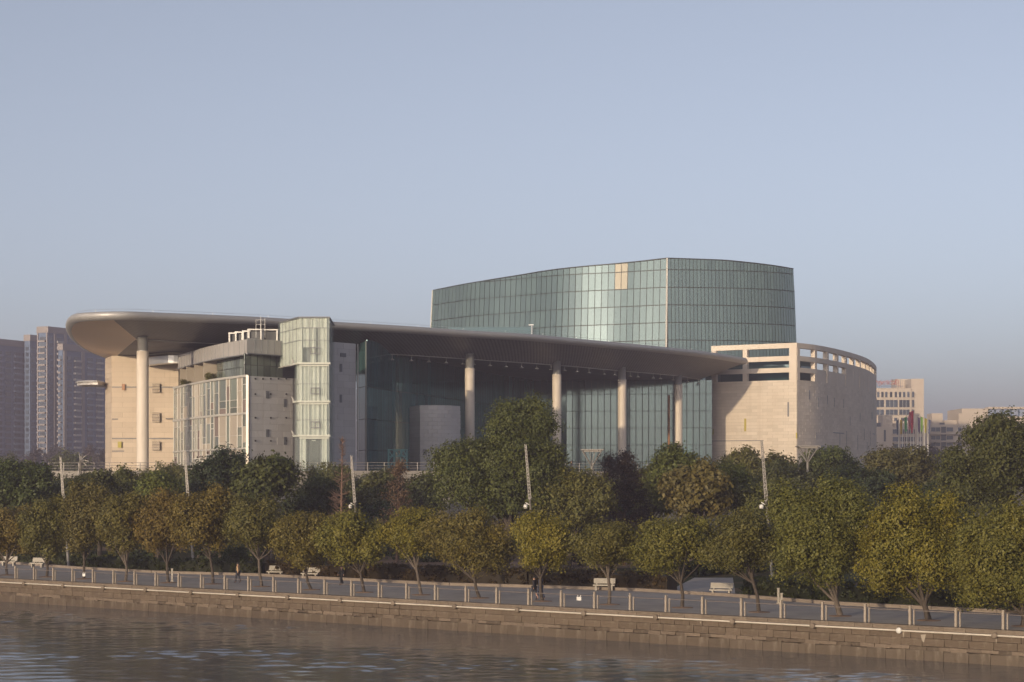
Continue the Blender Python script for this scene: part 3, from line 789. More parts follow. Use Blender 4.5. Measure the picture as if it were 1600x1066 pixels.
# teal steel entrance frame
tf = MB(); ax, bx_ = X(607, 312), X(635.5, 312); z1 = H((750 - 703) * 312 / F); zb = H((750 - 713) * 312 / F)
for y in (311.2, 313.4):
    for x in (ax, bx_, bx_ - .9, ax + .9): tf.beam((x, y, TZ), (x, y, z1), .13, .13)
    for z in (z1, zb): tf.beam((ax, y, z), (bx_, y, z), .13, .13)
    nb = 5
    for i in range(nb):
        xa, xb = lerp(ax, bx_, i / nb), lerp(ax, bx_, (i + 1) / nb); tf.beam((xa, y, zb if i % 2 else z1), (xb, y, z1 if i % 2 else zb), .09, .09)
    for zz in (TZ + .8, TZ + 1.9):
        tf.beam((ax, y, zz), (ax + .9, y, zz + 1), .07, .07); tf.beam((bx_, y, zz), (bx_ - .9, y, zz + 1), .07, .07)
for x in (ax, bx_): tf.beam((x, 311.2, z1), (x, 313.4, z1), .13, .13)
tf.build('entrance_frame', M['teal_steel'], TH)

# ---- tan stone wall under the rounded roof end
wl = [Vector((X(165, 333), 333, 0)), Vector((X(175, 325), 325, 0)), Vector((X(279, 325.5), 325.5, 0))]
m_ = MB(); m_.prism([(wl[0].x, wl[0].y), (wl[1].x, wl[1].y), (wl[2].x, wl[2].y), (wl[2].x + 2, 352), (wl[0].x + 1, 352)], TZ, H(20.28)); EW = m_.build('end_wall', M['joint'], TH)
zt = H(20.26)
clad('stone_cladding', wl[:2], TZ, zt, .82, 7, M['stone_tan'], EW, seed=21, gap=.025)
clad('stone_cladding', wl[1:], TZ, zt, .82, 3.4, M['stone_tan'], EW, seed=22, gap=.025)
for py, x0, x1 in ((605, 175, 278), (655, 175, 198), (654.5, 259, 271), (685.5, 175, 278), (705, 175, 215)):
    a, b = at(x0, py, 324.86), at(x1, py, 325.3); m_ = MB(); m_.beam(a, b, .1, .16); m_.build('groove_line', M['slit'], EW)
for py in (606.5, 652.5, 697):
    a = at(244, py, 324.9); v = MB(); v.box((a.x, a.y, a.z), (1.25, .10, 1.5)); vo = v.build('vent', M['dark'], EW)
    for k_ in range(6):
        q = MB(); q.obox((a.x, a.y - .09, a.z - .62 + k_ * .25), (.6, 0, 0), (0, .05, .035), (0, -.01, .05)); q.build('slat', M['stone_tan'], vo)
plate('wall_plate', at(193, 605, 324.8), (0, -1), .5, 1.0, at(193, 605, 325).z, M['orange_plate'], EW)
plate('wall_plate', at(187, 695, 324.8), (0, -1), .6, 1.0, at(187, 695, 325).z, M['yellow_plate'], EW)
# half-round canopy sticking out to the left
m_ = MB(); cc = at(172, 602, 332); pts = []
for i in range(17):
    t = R(100) + R(160) * i / 16; pts.append((cc.x + 5.4 * math.cos(t), cc.y + 5.4 * math.sin(t)))
m_.prism(pts, cc.z - .15, cc.z + .5); o = m_.build('side_canopy', M['grey_panel'], EW)
m_ = MB(); m_.tube([(cc.x + 5.45 * math.cos(R(100) + R(160) * i / 16), cc.y + 5.45 * math.sin(R(100) + R(160) * i / 16), cc.z + .4) for i in range(17)], .2, 6); m_.build('rim', M['rim'], o, True)
# curved metal gallery under the soffit
ga = MB(); gp_ = smooth_curve([Vector((X(226, 322), 322, 0)), Vector((X(262, 316), 316, 0)), Vector((X(300, 317), 317, 0)), Vector((X(336, 324), 324, 0))], 20)
for i in range(21):
    for o_, z in ((0, 18.55), (0, 19.75), (3, 19.75), (3, 18.55)): ga.v.append((gp_[i].x, gp_[i].y + o_, H(z)))
for i in range(20):
    for j in range(4): ga.f.append((i * 4 + j, i * 4 + 4 + j, i * 4 + 4 + (j + 1) % 4, i * 4 + (j + 1) % 4)); ga.m.append(0)
GA = ga.build('gallery', M['metal'], TH)
m_ = MB(); m_.tube([p + Vector((0, 0, H(20.15))) for p in gp_], .05, 5)
for p in gp_[::4]: m_.beam(p + Vector((0, 0, H(19.7))), p + Vector((0, 0, H(20.15))), .05, .05)
m_.build('handrail', M['pole'], GA)

# ---- office wing
A = Vector((-37.6, 285, 0)); RD = Vector((.60, .80, 0)); RNn = Vector((RD.y, -RD.x, 0))
def rf(t): return A + RD * t
def t_of(px): k_ = (px - 800) / F; return (k_ * A.y - A.x) / (RD.x - k_ * RD.y)
B = rf(t_of(555.5))
fpath = smooth_curve([Vector((-54.9, 324.0, 0)), Vector((X(306.8, 308), 308, 0)), Vector((X(337.8, 297), 297, 0)), Vector((X(365, 290.5), 290.5, 0)), A], 60)   # left to right
FT = 14.93
m_ = MB(); m_.prism([(p.x, p.y) for p in fpath] + [(B.x, B.y), (-27.5, 312), (-44, 342), (-53, 340)], TZ, H(FT) - .03); WING = m_.build('office_wing', M['joint_grey'], TH)
# curtain wall on the curve: columns of panes, some solid, some with blinds drawn
ncol = 19; cp_ = resample(fpath, n=ncol); rnd = random.Random(5)
wj = [0.0]
for i in range(ncol): wj.append(wj[-1] + rnd.choice((.55, .8, 1, 1, 1.25)))
Lf = sum((b - a).length for a, b in zip(fpath, fpath[1:])) - 1.2; wj = [x / wj[-1] for x in wj]
def fp(u):
    q = u * (len(fpath) - 1); i = min(len(fpath) - 2, int(q)); return fpath[i].lerp(fpath[i + 1], q - i)
st = [1.2, 4.53, 9.57, FT]
for s_ in range(3):
    z0, z1 = H(st[s_]), H(st[s_ + 1])
    for i in range(ncol):
        a, b = fp(wj[i] * .975), fp(wj[i + 1] * .975); d = (b - a); L = d.length; d.normalize(); nn = Vector((d.y, -d.x, 0))
        cuts = [z0] + sorted(rnd.sample([lerp(z0, z1, t) for t in (.18, .38, .62, .78)], rnd.choice((1, 2, 2)))) + [z1]
        solid = rnd.random() < .25
        for k_ in range(len(cuts) - 1):
            r_ = rnd.random(); mt = 'spandrel' if solid and r_ < .8 else ('glass_wing' if r_ < .70 else ('blind' if r_ < .84 else 'spandrel'))
            m_ = MB(); m_.obox((a + b) / 2 + nn * (.03 if mt != 'spandrel' else .07) + Vector((0, 0, (cuts[k_] + cuts[k_ + 1]) / 2)), d * (L / 2 - .06), nn * .03, (0, 0, (cuts[k_ + 1] - cuts[k_]) / 2 - .05))
            m_.build('pane', M[mt], WING)
            if k_:
                m_ = MB(); m_.beam(a + nn * .1 + Vector((0, 0, cuts[k_])), b + nn * .1 + Vector((0, 0, cuts[k_])), .14, .09); m_.build('transom', M['white_metal'], WING)
        m_ = MB(); m_.beam(a + nn * .13 + Vector((0, 0, z0)), a + nn * .13 + Vector((0, 0, z1)), .13, .22); m_.build('mullion', M['white_metal'], WING)
for h_, wd in ((FT, .32), (9.57, .30), (4.53, .24)):
    m_ = MB(); pp = [fp(t / 30 * .985) for t in range(31)]
    for a, b in zip(pp, pp[1:]):
        d = (b - a).normalized(); nn = Vector((d.y, -d.x, 0)); m_.beam(a + nn * .16 + Vector((0, 0, H(h_))), b + nn * .16 + Vector((0, 0, H(h_))), .34, wd)
    m_.build('frame_rail', M['white_metal'], WING)
a = fp(.985); m_ = MB(); m_.beam(a + Vector((0, 0, TZ)) + RNn * -.1, a + Vector((0, 0, H(FT) + .16)) + RNn * -.1, .3, .4); m_.build('frame_post', M['white_metal'], WING)
m_ = MB(); m_.beam(A + Vector((-.25, -.25, TZ)), A + Vector((-.25, -.25, H(FT) - .02)), .35, .35); m_.build('frame_post', M['edge_trim'], WING)
# stone face turned to the right
clad('stone_cladding', [rf(.1), rf(t_of(457))], TZ, H(FT) - .05, .98, 2.8, M['stone_grey'], WING, seed=31)
for px, py, w_, h_ in ((417.5, 617, .55, 1.05), (444.5, 630, .45, 1.2), (417.5, 677, .5, 1.1), (445, 689, .5, 1.15)):
    t = min((i * .05 for i in range(200)), key=lambda t: abs(px_of(rf(t)) - px)); p = rf(t); plate('window_slit', p, RNn, w_ * 1.3, h_, CH + (HOR - py) / F * p.y, M['slit'], WING)
for py in (592, 616, 653, 689):
    for px in (398, 410, 422, 434, 446) if py == 592 else (398, 422, 446):
        t = min((i * .05 for i in range(200)), key=lambda t: abs(px_of(rf(t)) - px)); p = rf(t); plate('wall_light', p, RNn, .22, .24, CH + (HOR - py) / F * p.y, M['dark'], WING, .15, .12)
# right block, full height
BT = 20.75
q0, q1 = rf(t_of(509)), B
m_ = MB(); m_.prism([(q0.x, q0.y), (q1.x, q1.y), (-27.6, 312.3), (-32, 303)], H(FT) - .02, H(BT)); BL = m_.build('stair_block', M['joint_grey'], WING)
clad('stone_cladding', [q0, q1], TZ, H(BT) - .02, .98, 2.6, M['stone_grey'], WING, seed=33)
for px, py, w_, h_ in ((535.5, 555, 1.3, .6), (532, 575, .55, 1.2), (532, 623, .5, 1.2), (533, 694, .5, 1.1)):
    t = min((i * .05 for i in range(460)), key=lambda t: abs(px_of(rf(t)) - px)); p = rf(t); plate('window_slit', p, RNn, w_, h_, CH + (HOR - py) / F * p.y, M['slit'], WING)
m_ = MB(); p = B + RD * .25; m_.tube([p + Vector((.2, -.2, H(3.0))), p + Vector((.2, -.2, H(BT) - .1))], .10, 6); m_.build('downpipe', M['white_metal'], WING)
# set-back top storey: glass on the right half, open terrace with piers on the left
def inset(path, d_): 
    out = []
    for i, p in enumerate(path):
        d = (path[min(i + 1, len(path) - 1)] - path[max(i - 1, 0)]).normalized(); out.append(p - Vector((d.y, -d.x, 0)) * d_)
    return out
pin = inset([fp(.50 + .5 * t / 20) for t in range(21)], 2.2)
corner = A - RNn * 1.9 + RD * .9; pin = [p for p in pin if px_of(p) < 396] + [corner]
ptop = glass_wall('top_glazing', pin, H(FT), H(18.3), 1.15, [H(16.6)], M['glass_wing'], WING, M['mullion'])
glass_wall('top_glazing', [corner, corner + RD * 8.0], H(FT), H(18.3), 1.3, [H(16.6)], M['glass_wing'], WING, M['mullion'])
m_ = MB(); bk_ = inset([fp(t / 20 * .52) for t in range(21)], 4.5)
for a, b in zip(bk_, bk_[1:]): m_.quad(a + Vector((0, 0, H(FT) - .1)), b + Vector((0, 0, H(FT) - .1)), b + Vector((0, 0, H(18.4))), a + Vector((0, 0, H(18.4))))
m_.build('terrace_wall', M['spandrel'], WING)
for u in (.04, .17, .31, .46):
    a = fp(u); d = (fp(u + .01) - a).normalized(); nn = Vector((d.y, -d.x, 0)); m_ = MB(); m_.obox(a - nn * 2.0 + Vector((0, 0, H((FT + 18.3) / 2))), d * .12, nn * 1.5, (0, 0, (18.3 - FT) / 2)); m_.build('terrace_pier', M['spandrel'], WING)
# metal parapet band round the top
band = inset([fp(t / 40) for t in range(41)], .55); band[-1] = A - RNn * .3 + RD * -.2
bpoly = band + [rf(9.2) - RNn * .25, rf(15.4) - RNn * 1.5, Vector((-32, 303, 0)), Vector((-44, 341, 0)), Vector((-52, 338, 0))]
m_ = MB(); m_.prism([(p.x, p.y) for p in bpoly], H(18.2), H(20.3)); PB = m_.build('parapet_band', M['grey_panel'], WING)
m_ = MB()
for i in range(1, 41, 2):
    a = band[i]; d = (band[min(40, i + 1)] - band[i - 1]).normalized(); nn = Vector((d.y, -d.x, 0)); m_.beam(a + nn * .015 + Vector((0, 0, H(18.25))), a + nn * .015 + Vector((0, 0, H(20.28))), .05, .04)
for k_ in range(1, 7):
    a = rf(k_ * 1.35) - RNn * .25; m_.beam(a + Vector((0, 0, H(18.25))), a + Vector((0, 0, H(20.28))), .05, .06)
tag(m_.build('panel_seam', M['slit'], PB), kind='stuff')
m_ = MB()
for a, b in zip(band, band[1:]): m_.beam(a + Vector((0, 0, H(18.12))), b + Vector((0, 0, H(18.12))), .3, .14)
m_.beam(band[-1] + Vector((0, 0, H(18.12))), rf(9.2) - RNn * .2 + Vector((0, 0, H(18.12))), .5, .14)
m_.build('drip_edge', M['slit'], PB)

# ---- glazed stair tower with curtains
GC = nodes('stair_glass'); gm, nt, b_, out_ = GC
setc(b_, (.36, .42, .41), .06, .6)
tr_ = nt.nodes.new('ShaderNodeBsdfTransparent'); tr_.inputs[0].default_value = (.965, .98, .97, 1)
mx_ = nt.nodes.new('ShaderNodeMixShader'); mx_.inputs[0].default_value = .84
nt.links.new(b_.outputs[0], mx_.inputs[1]); nt.links.new(tr_.outputs[0], mx_.inputs[2]); nt.links.new(mx_.outputs[0], out_.inputs['Surface']); M['stair_glass'] = gm
M['ledge'] = plain('ledge', (.46, .47, .42), .5); M['curtain'] = plain('curtain', (.62, .62, .58), .9, var=.2, scale=1.2)
S0, S1, S2, S3 = Vector((-34.2, 291.7, 0)), Vector((-30.1, 282, 0)), Vector((-25.9, 282, 0)), Vector((-26.5, 297, 0))
SL = Vector((-31.0, 284.2, 0))
lv = [1.2, 6.25, 11.1, 16.5, 22.97]
m_ = MB(); ins = lambda p: p + (Vector((-30.0, 291, 0)) - p).normalized() * 1.3
m_.prism([(p.x, p.y) for p in (ins(SL), ins(S1), ins(S2), S3 + Vector((-1.2, 0, 0)), Vector((-31, 296, 0)))], TZ, H(16.5))
m_.prism([(p.x, p.y) for p in (ins(S0), ins(S1), ins(S2), S3 + Vector((-1.2, 0, 0)), Vector((-32, 298, 0)))], H(16.52), H(22.6))
STW = m_.build('stair_tower', M['slit'], TH)
def curtain_strip(a, b, z0, z1, inn, gapf=None, seed=0):
    rnd = random.Random(seed); L = (b - a).length; d = (b - a).normalized(); nn = Vector((d.y, -d.x, 0)); m_ = MB(); n_ = max(8, int(L / .11)); ph = 0
    for i in range(n_ + 1):
        ph += rnd.uniform(.5, 1.6); off = -inn + .10 * math.sin(ph); u = i / n_
        p = a.lerp(b, u); 
        for z in (z0, z1):
            du = 0.0
            if gapf and z == z0: du = gapf * (u - 1)
            m_.v.append(tuple(p + d * du * L * -1 + nn * off + Vector((0, 0, z))) if gapf else tuple(p + nn * off + Vector((0, 0, z))))
    for i in range(n_): m_.f.append((2 * i, 2 * i + 2, 2 * i + 3, 2 * i + 1)); m_.m.append(0)
    m_.build('curtain', M['curtain'], STW)
def stair_face(a, b, ncol, zs, curt=True, seed=0):
    d = (b - a).normalized(); nn = Vector((d.y, -d.x, 0))
    for i in range(ncol):
        p, q = a.lerp(b, i / ncol), a.lerp(b, (i + 1) / ncol); L = (q - p).length
        for z0, z1 in zip(zs, zs[1:]):
            m_ = MB(); m_.obox((p + q) / 2 + Vector((0, 0, (z0 + z1) / 2)), d * (L / 2 - .025), nn * .02, (0, 0, (z1 - z0) / 2 - .025)); m_.build('pane', M['stair_glass'], STW)
        if i: m_ = MB(); m_.beam(p - nn * .08 + Vector((0, 0, zs[0])), p - nn * .08 + Vector((0, 0, zs[-1])), .05, .07); m_.build('mullion', M['slit'], STW)
    for z in zs[1:-1]:
        m_ = MB(); m_.beam(a - nn * .08 + Vector((0, 0, z)), b - nn * .08 + Vector((0, 0, z)), .07, .06); m_.build('transom', M['slit'], STW)
low = [(TZ, H(6.2)), (H(6.3), H(8.5), H(11.05)), (H(11.15), H(13.6), H(16.45))]
upz = (H(16.55), H(19.8), H(21.55), H(22.95))
for zz in low:
    stair_face(SL, S1, 2, zz); stair_face(S1, S2, 3, zz); stair_face(S2, S3, 4, zz)
stair_face(S0, S1, 6, upz); stair_face(S1, S2, 3, upz); stair_face(S2, S3, 4, upz)
e_ = (S2 - S1)
curtain_strip(SL, S1, H(6.35), H(16.4), .35, seed=1); curtain_strip(S0, S1, H(16.6), H(22.9), .35, seed=2)
for z0, z1, sd in ((6.35, 11.0, 3), (11.2, 16.4, 4)): curtain_strip(S1, S2, H(z0), H(z1), .35, seed=sd)
curtain_strip(S1 + e_ * .36, S1 + e_ * .55, H(16.6), H(21.5), .35, seed=5); curtain_strip(S1 + e_ * .62, S2, H(16.6), H(21.5), .35, seed=6); curtain_strip(S1, S2, H(21.6), H(22.9), .3, seed=7); curtain_strip(S1 + e_ * .12, S1 + e_ * .36, H(18.8), H(21.5), .36, seed=8)
curtain_strip(S1, S1 + e_ * .22, TZ, H(6.1), .35, seed=9); curtain_strip(S1 + e_ * .75, S2, TZ, H(6.1), .35, seed=10)
curtain_strip(S2, S3, TZ, H(22.9), .4, seed=12)
for h_ in (6.25, 11.1, 16.5):
    l = SL if h_ < 16 else SL; m_ = MB()
    m_.beam(l + Vector((-.1, -.1, H(h_))), S1 + Vector((-.1, -.12, H(h_))), .4, .26); m_.beam(S1 + Vector((-.2, -.1, H(h_))), S2 + Vector((.2, -.1, H(h_))), .4, .26)
    m_.beam(S1 + Vector((0, -.05, H(h_) - .32)), S2 + Vector((0, -.05, H(h_) - .32)), .2, .2)
    m_.build('ledge', M['ledge'], STW)
    m_ = MB(); m_.beam(SL + Vector((-.45, .5, H(h_) + .75)), SL + Vector((-.1, .1, H(h_))), .16, .16); m_.build('brace', M['white_metal'], STW)
for cx, cy in ((492, 548), (492.5, 611), (493, 664)):
    c_ = at(cx, cy, 281.8); m_ = MB()
    for dz in (-.42, .42): m_.box((c_.x, c_.y, c_.z + dz), (1.35, .14, .12))
    for dx in (-.63, 0, .63): m_.box((c_.x + dx, c_.y, c_.z), (.09, .12, .74))
    m_.build('window_frame', M['slit'], STW)
m_ = MB(); m_.prism([(p.x, p.y) for p in (S0 + Vector((-.1, 0, 0)), S1 + Vector((-.1, -.1, 0)), S2 + Vector((.1, -.1, 0)), S3 + Vector((.1, 0, 0)), Vector((-32, 299, 0)))], H(22.97), H(23.12)); m_.build('roof_cap', M['slit'], STW)
m_ = MB(); m_.prism([(p.x, p.y) for p in (SL, S1, S0)], H(16.38), H(16.5)); m_.build('overhang_floor', M['white_metal'], STW)
c_ = at(487, 688, 283.1); m_ = MB(); m_.box((c_.x, 283.15, (TZ + H(6)) / 2), (2.3, .1, H(6) - TZ)); m_.build('doorway', M['dark'], STW)
m_ = MB(); m_.box((c_.x + .3, 283.0, H(5.6)), (.5, .06, .16)); m_.build('door_sign', M['white'], STW)

# ---- plant on the wing roof
for px, Y in ((363.5, 299), (373.5, 297), (385, 295)):
    c_ = at(px, 525, Y); m_ = MB(); z0 = H(20.3); hh = 1.75; wd = .95
    for dx in (-wd / 2, wd / 2): m_.box((c_.x + dx, Y, z0 + hh / 2), (.22, .3, hh))
    m_.box((c_.x, Y, z0 + hh - .02), (wd + .3, .34, .22)); m_.box((c_.x, Y, z0 + .12), (wd, .34, .2))
    q = m_.build('vent_frame', M['white'], WING)
    m_ = MB(); m_.box((c_.x + .25, Y + 1.7, z0 + .8), (1.3, 2.6, 1.4)); m_.build('fan_unit', M['dark'], q)
for x0, x1, Y in ((388, 408, 294), (411, 433, 294.5)):
    a, b = X(x0, Y), X(x1, Y); m_ = MB(); z0 = H(20.3); zt = z0 + 1.9
    m_.box(((a + b) / 2, Y, zt), (b - a + .3, .3, .18))
    for x in (a, b): m_.box((x, Y, z0 + .93), (.22, .28, 1.7))
    q = m_.build('vent_frame', M['white'], WING)
    m_ = MB(); m_.box(((a + b) / 2, Y + 1.4, z0 + .85), (b - a - .3, 2.0, 1.6)); m_.build('fan_unit', M['dark'], q)
for px, py0, py1, Y in ((407.5, 531, 494, 293), (414, 528, 497, 293.4), (400, 528, 499, 293.2)):
    m_ = MB(); m_.tube([at(px, py0, Y), at(px, py1, Y)], [.09, .03] if px == 407.5 else .03, 6)
    if px == 407.5:
        for py in (500, 507): m_.beam(at(px - 7, py, Y), at(px + 7, py, Y), .03, .03)
    m_.build('antenna', M['white'], WING)

# the wing stands out in front of the roof edge: shift it to its place on the terrace
A0 = Vector((A.x, A.y, CH)); A1 = Vector((A.x * .945, A.y * .945, CH))
place = Matrix.Translation(A1) @ Matrix.Scale(.945, 4) @ Matrix.Translation(-A0)
def shift(o):
    if o.data.users == 1: o.data.transform(place)
    for c in children_of(o): shift(c)
shift(WING); shift(STW)

# ================================================================== vegetation
def leaf_cloud(name, lobes, n_leaf, size, seed, clump=.34, fill=.20, low=.25):
    """many small leaf faces in clumps over the lobes of a crown"""
    r = np.random.default_rng(seed); lobes = np.asarray(lobes, float)
    area = (lobes[:, 3] * lobes[:, 5]) ; prob = area / area.sum()
    ncl = max(20, n_leaf // 22)
    li = r.choice(len(lobes), ncl, p=prob)
    d = r.normal(size=(ncl, 3)); d /= np.linalg.norm(d, axis=1)[:, None]
    dn_ = d[:, 2] < -.25; flip = dn_ & (r.random(ncl) < low); d[flip, 2] *= -1
    rad = r.uniform(.74, 1.08, ncl)[:, None]
    cc = lobes[li, :3] + d * lobes[li, 3:6] * rad
    k = r.integers(0, ncl, n_leaf)
    P = cc[k] + r.normal(size=(n_leaf, 3)) * clump * np.array([1, 1, .75])
    D = d[k] * 1.5 + r.normal(size=(n_leaf, 3)) * .55 + np.array([0, 0, .25])
    nf = int(n_leaf * fill)
    lf = r.choice(len(lobes), nf, p=prob); q = r.normal(size=(nf, 3)); q /= np.linalg.norm(q, axis=1)[:, None]
    Pf = lobes[lf, :3] + q * lobes[lf, 3:6] * (r.random(nf) ** .4 * .72)[:, None]
    P = np.vstack([P, Pf]); D = np.vstack([D, r.normal(size=(nf, 3))])
    D /= np.linalg.norm(D, axis=1)[:, None] + 1e-9
    n_ = len(P); t = r.normal(size=(n_, 3)); t -= (t * D).sum(1)[:, None] * D; t /= np.linalg.norm(t, axis=1)[:, None] + 1e-9
    b_ = np.cross(D, t); L = (size * r.uniform(.65, 1.35, n_))[:, None]
    L[n_ - nf:] *= 1.7
    V = np.stack([P - t * L * .5, P + b_ * L * .32 + D * L * .06, P + t * L * .5, P - b_ * L * .32 + D * L * .06], 1).reshape(-1, 3)
    me = bpy.data.meshes.new(name); me.vertices.add(n_ * 4); me.vertices.foreach_set('co', V.astype(np.float32).ravel())
    me.loops.add(n_ * 4); me.loops.foreach_set('vertex_index', np.arange(n_ * 4, dtype=np.int32))
    me.polygons.add(n_); me.polygons.foreach_set('loop_start', np.arange(0, n_ * 4, 4, dtype=np.int32)); me.polygons.foreach_set('loop_total', np.full(n_, 4, dtype=np.int32))
    me.materials.append(M['leaf']); me.update(); me.validate()
    return me
def auto_lobes(c, rx, rz, n, seed, ry=None, bite=.86):
    r = random.Random(seed); ry = ry or rx; out = [(c[0], c[1], c[2], rx * .68, ry * .68, rz * .70)]
    bites = [Vector((r.uniform(-1, 1), r.uniform(-1, .2), r.uniform(-.6, .9))).normalized() for _ in range(3)]
    for i in range(n * 2):
        t = 2 * math.pi * (i * .618 + r.uniform(-.08, .08)); v = r.uniform(-.85, .95); h = math.sqrt(max(0, 1 - v * v)); k = r.uniform(.24, .40); f = r.uniform(.92, 1.12) - k
        if max(b_.dot(Vector((math.cos(t) * h, math.sin(t) * h, v))) for b_ in bites) > bite: f *= .72; k *= .8
        out.append((c[0] + math.cos(t) * h * rx * f, c[1] + math.sin(t) * h * ry * f, c[2] + v * rz * f, rx * k, ry * k, rz * k * 1.05))
    return out
PAL = {'olive': (0.138, 0.122, 0.033), 'yellow': (0.172, 0.148, 0.030), 'green': (0.086, 0.098, 0.032), 'mid': (0.110, 0.110, 0.036), 'dark': (0.062, 0.074, 0.028), 'deep': (0.040, 0.056, 0.024),
       'bronze': (0.125, 0.104, 0.034), 'bamboo': (0.115, 0.122, 0.053), 'purple': (.040, .030, .030), 'brown': (0.106, 0.073, 0.050), 'far': (.060, .050, .045), 'hedge': (0.045, 0.055, 0.022), 'redhedge': (0.072, 0.052, 0.027)}
def vary(c, r, a=.12): return tuple(max(.005, x * r.uniform(1 - a, 1 + a)) for x in c)
TSEED = [100]
def tree(label, base, crowns, Y, pal, leaves, size, name='tree', group=None, bark='bark', tr=.16, lobes_n=10, clump=.34, forks=3, top_frac=.5, ydepth=None):
    """crowns: photo boxes (x0,x1,y0,y1) at depth Y; base: ground point of the trunk"""
    TSEED[0] += 1; sd = TSEED[0]; r = random.Random(sd)
    root = empty(name, base, label, 'tree', group); lobes = []; cents = []
    for j, (x0, x1, y0, y1) in enumerate(crowns):
        c = at((x0 + x1) / 2, (y0 + y1) / 2, Y); rx = (x1 - x0) / 2 / F * Y * r.uniform(1.0, 1.07); rz = (y1 - y0) / 2 / F * Y * r.uniform(1.0, 1.06)
        lobes += auto_lobes((c.x, c.y + r.uniform(-.4, .4) * rx * .3, c.z), rx, rz, lobes_n, sd * 7 + j, ry=ydepth or rx, bite=2 if 'huge' in label or 'massive' in label else .86); cents.append((c, rx, rz))
    me = leaf_cloud('crown', lobes, leaves, size, sd, clump)
    cr = link('crown', me, root); cr.color = (*vary(PAL[pal], r), 1)
    m_ = MB(); c, rx, rz = max(cents, key=lambda q: q[1] * q[2]); base = Vector(base)
    hgt = c.z - base.z; low_ = max(.25, (c.z - rz - base.z) / max(.1, hgt)); lean = Vector((r.uniform(-.12, .12), r.uniform(-.1, .1), 0))
    fork = base.lerp(c, low_ * r.uniform(.75, 1.0)) + lean
    m_.tube([base + Vector((0, 0, -.1)), base.lerp(fork, .06) , base.lerp(fork, .5) + lean * .8, fork, fork.lerp(c, .6), c + Vector((0, 0, rz * .3))], [tr * 1.5, tr * 1.05, tr * .9, tr * .78, tr * .45, tr * .12], 9)
    tk = [lobes[i] for i in r.sample(range(1, len(lobes)), min(len(lobes) - 1, 4 + forks))]
    for l in tk:
        e = Vector(l[:3]); mid = fork.lerp(e, .5) + Vector((r.uniform(-.15, .15), r.uniform(-.15, .15), -.12 * rz)); m_.tube([fork - Vector((0, 0, .15)), mid, e], [tr * .5, tr * .32, tr * .08], 6)
    m_.build('trunk', M[bark], root, True)
    return root

ORD = ['first', 'second', 'third', 'fourth', 'fifth', 'sixth', 'seventh', 'eighth', 'ninth', 'tenth', 'eleventh', 'twelfth', 'thirteenth', 'fourteenth', 'fifteenth', 'sixteenth', 'seventeenth', 'eighteenth']
ROW = [  # trunk foot x, y; crown box; tone; words
    (11, 899, (-35, 62, 785, 866), 'olive', 'olive'), (73, 902, (34, 118, 772, 868), 'mid', 'mid-green'), (131, 905, (84, 180, 748, 860), 'mid', 'green'),
    (196, 909, (156, 242, 762, 868), 'olive', 'olive'), (263, 911, (214, 306, 758, 866), 'olive', 'olive-brown'), (333, 913, (262, 374, 762, 852), 'bronze', 'bronze-tinged'),
    (409, 917, (350, 454, 774, 862), 'mid', 'flat-topped green'), (486, 922, (424, 513, 791, 880), 'olive', 'round olive'), (569, 926, (500, 602, 795, 884), 'yellow', 'yellowing'),
    (658, 930, (590, 692, 795, 874), 'yellow', 'yellow-olive'), (749, 935, (660, 802, 790, 892), 'olive', 'broad low-hanging olive'), (847, 940, (798, 892, 803, 888), 'yellow', 'small yellow-green'),
    (952, 945, (886, 1002, 811, 884), 'bronze', 'spreading bronze-green'), (1066, 950, (976, 1130, 797, 894), 'olive', 'wide olive-yellow'), (1186, 957, (1104, 1214, 798, 896), 'bronze', 'brownish umbrella-shaped'),
    (1313, 963, (1196, 1362, 738, 936), 'olive', 'tall full olive'), (1451, 970, (1328, 1512, 750, 940), 'yellow', 'tall golden-green'), (1600, 979, (1474, 1690, 774, 966), 'olive', 'large olive')]
for i, (bx_, by, cb_, pal, wd) in enumerate(ROW):
    b_ = gp(bx_, by); b_.z = .008; big = i >= 15; cb_ = (cb_[0], cb_[1], cb_[2], cb_[3] + 6)
    tree(f'{wd} promenade tree, {ORD[i]} trunk from the left behind the railing', b_, [cb_], b_.y, pal, 44000 if big else 21000, .16 if b_.y < 150 else .185, name='promenade_tree', group='trees in a row along the promenade', tr=.20 if big else .125, lobes_n=14 if big else 11, clump=.27, bark='bark' if i % 3 else 'bark_pale')
    m_ = MB(); m_.lathe((b_.x, b_.y, .012), [(.75, 0), (.7, .03), (.25, .07)], 14); tag(m_.build('soil', M['soil']), kind='stuff')

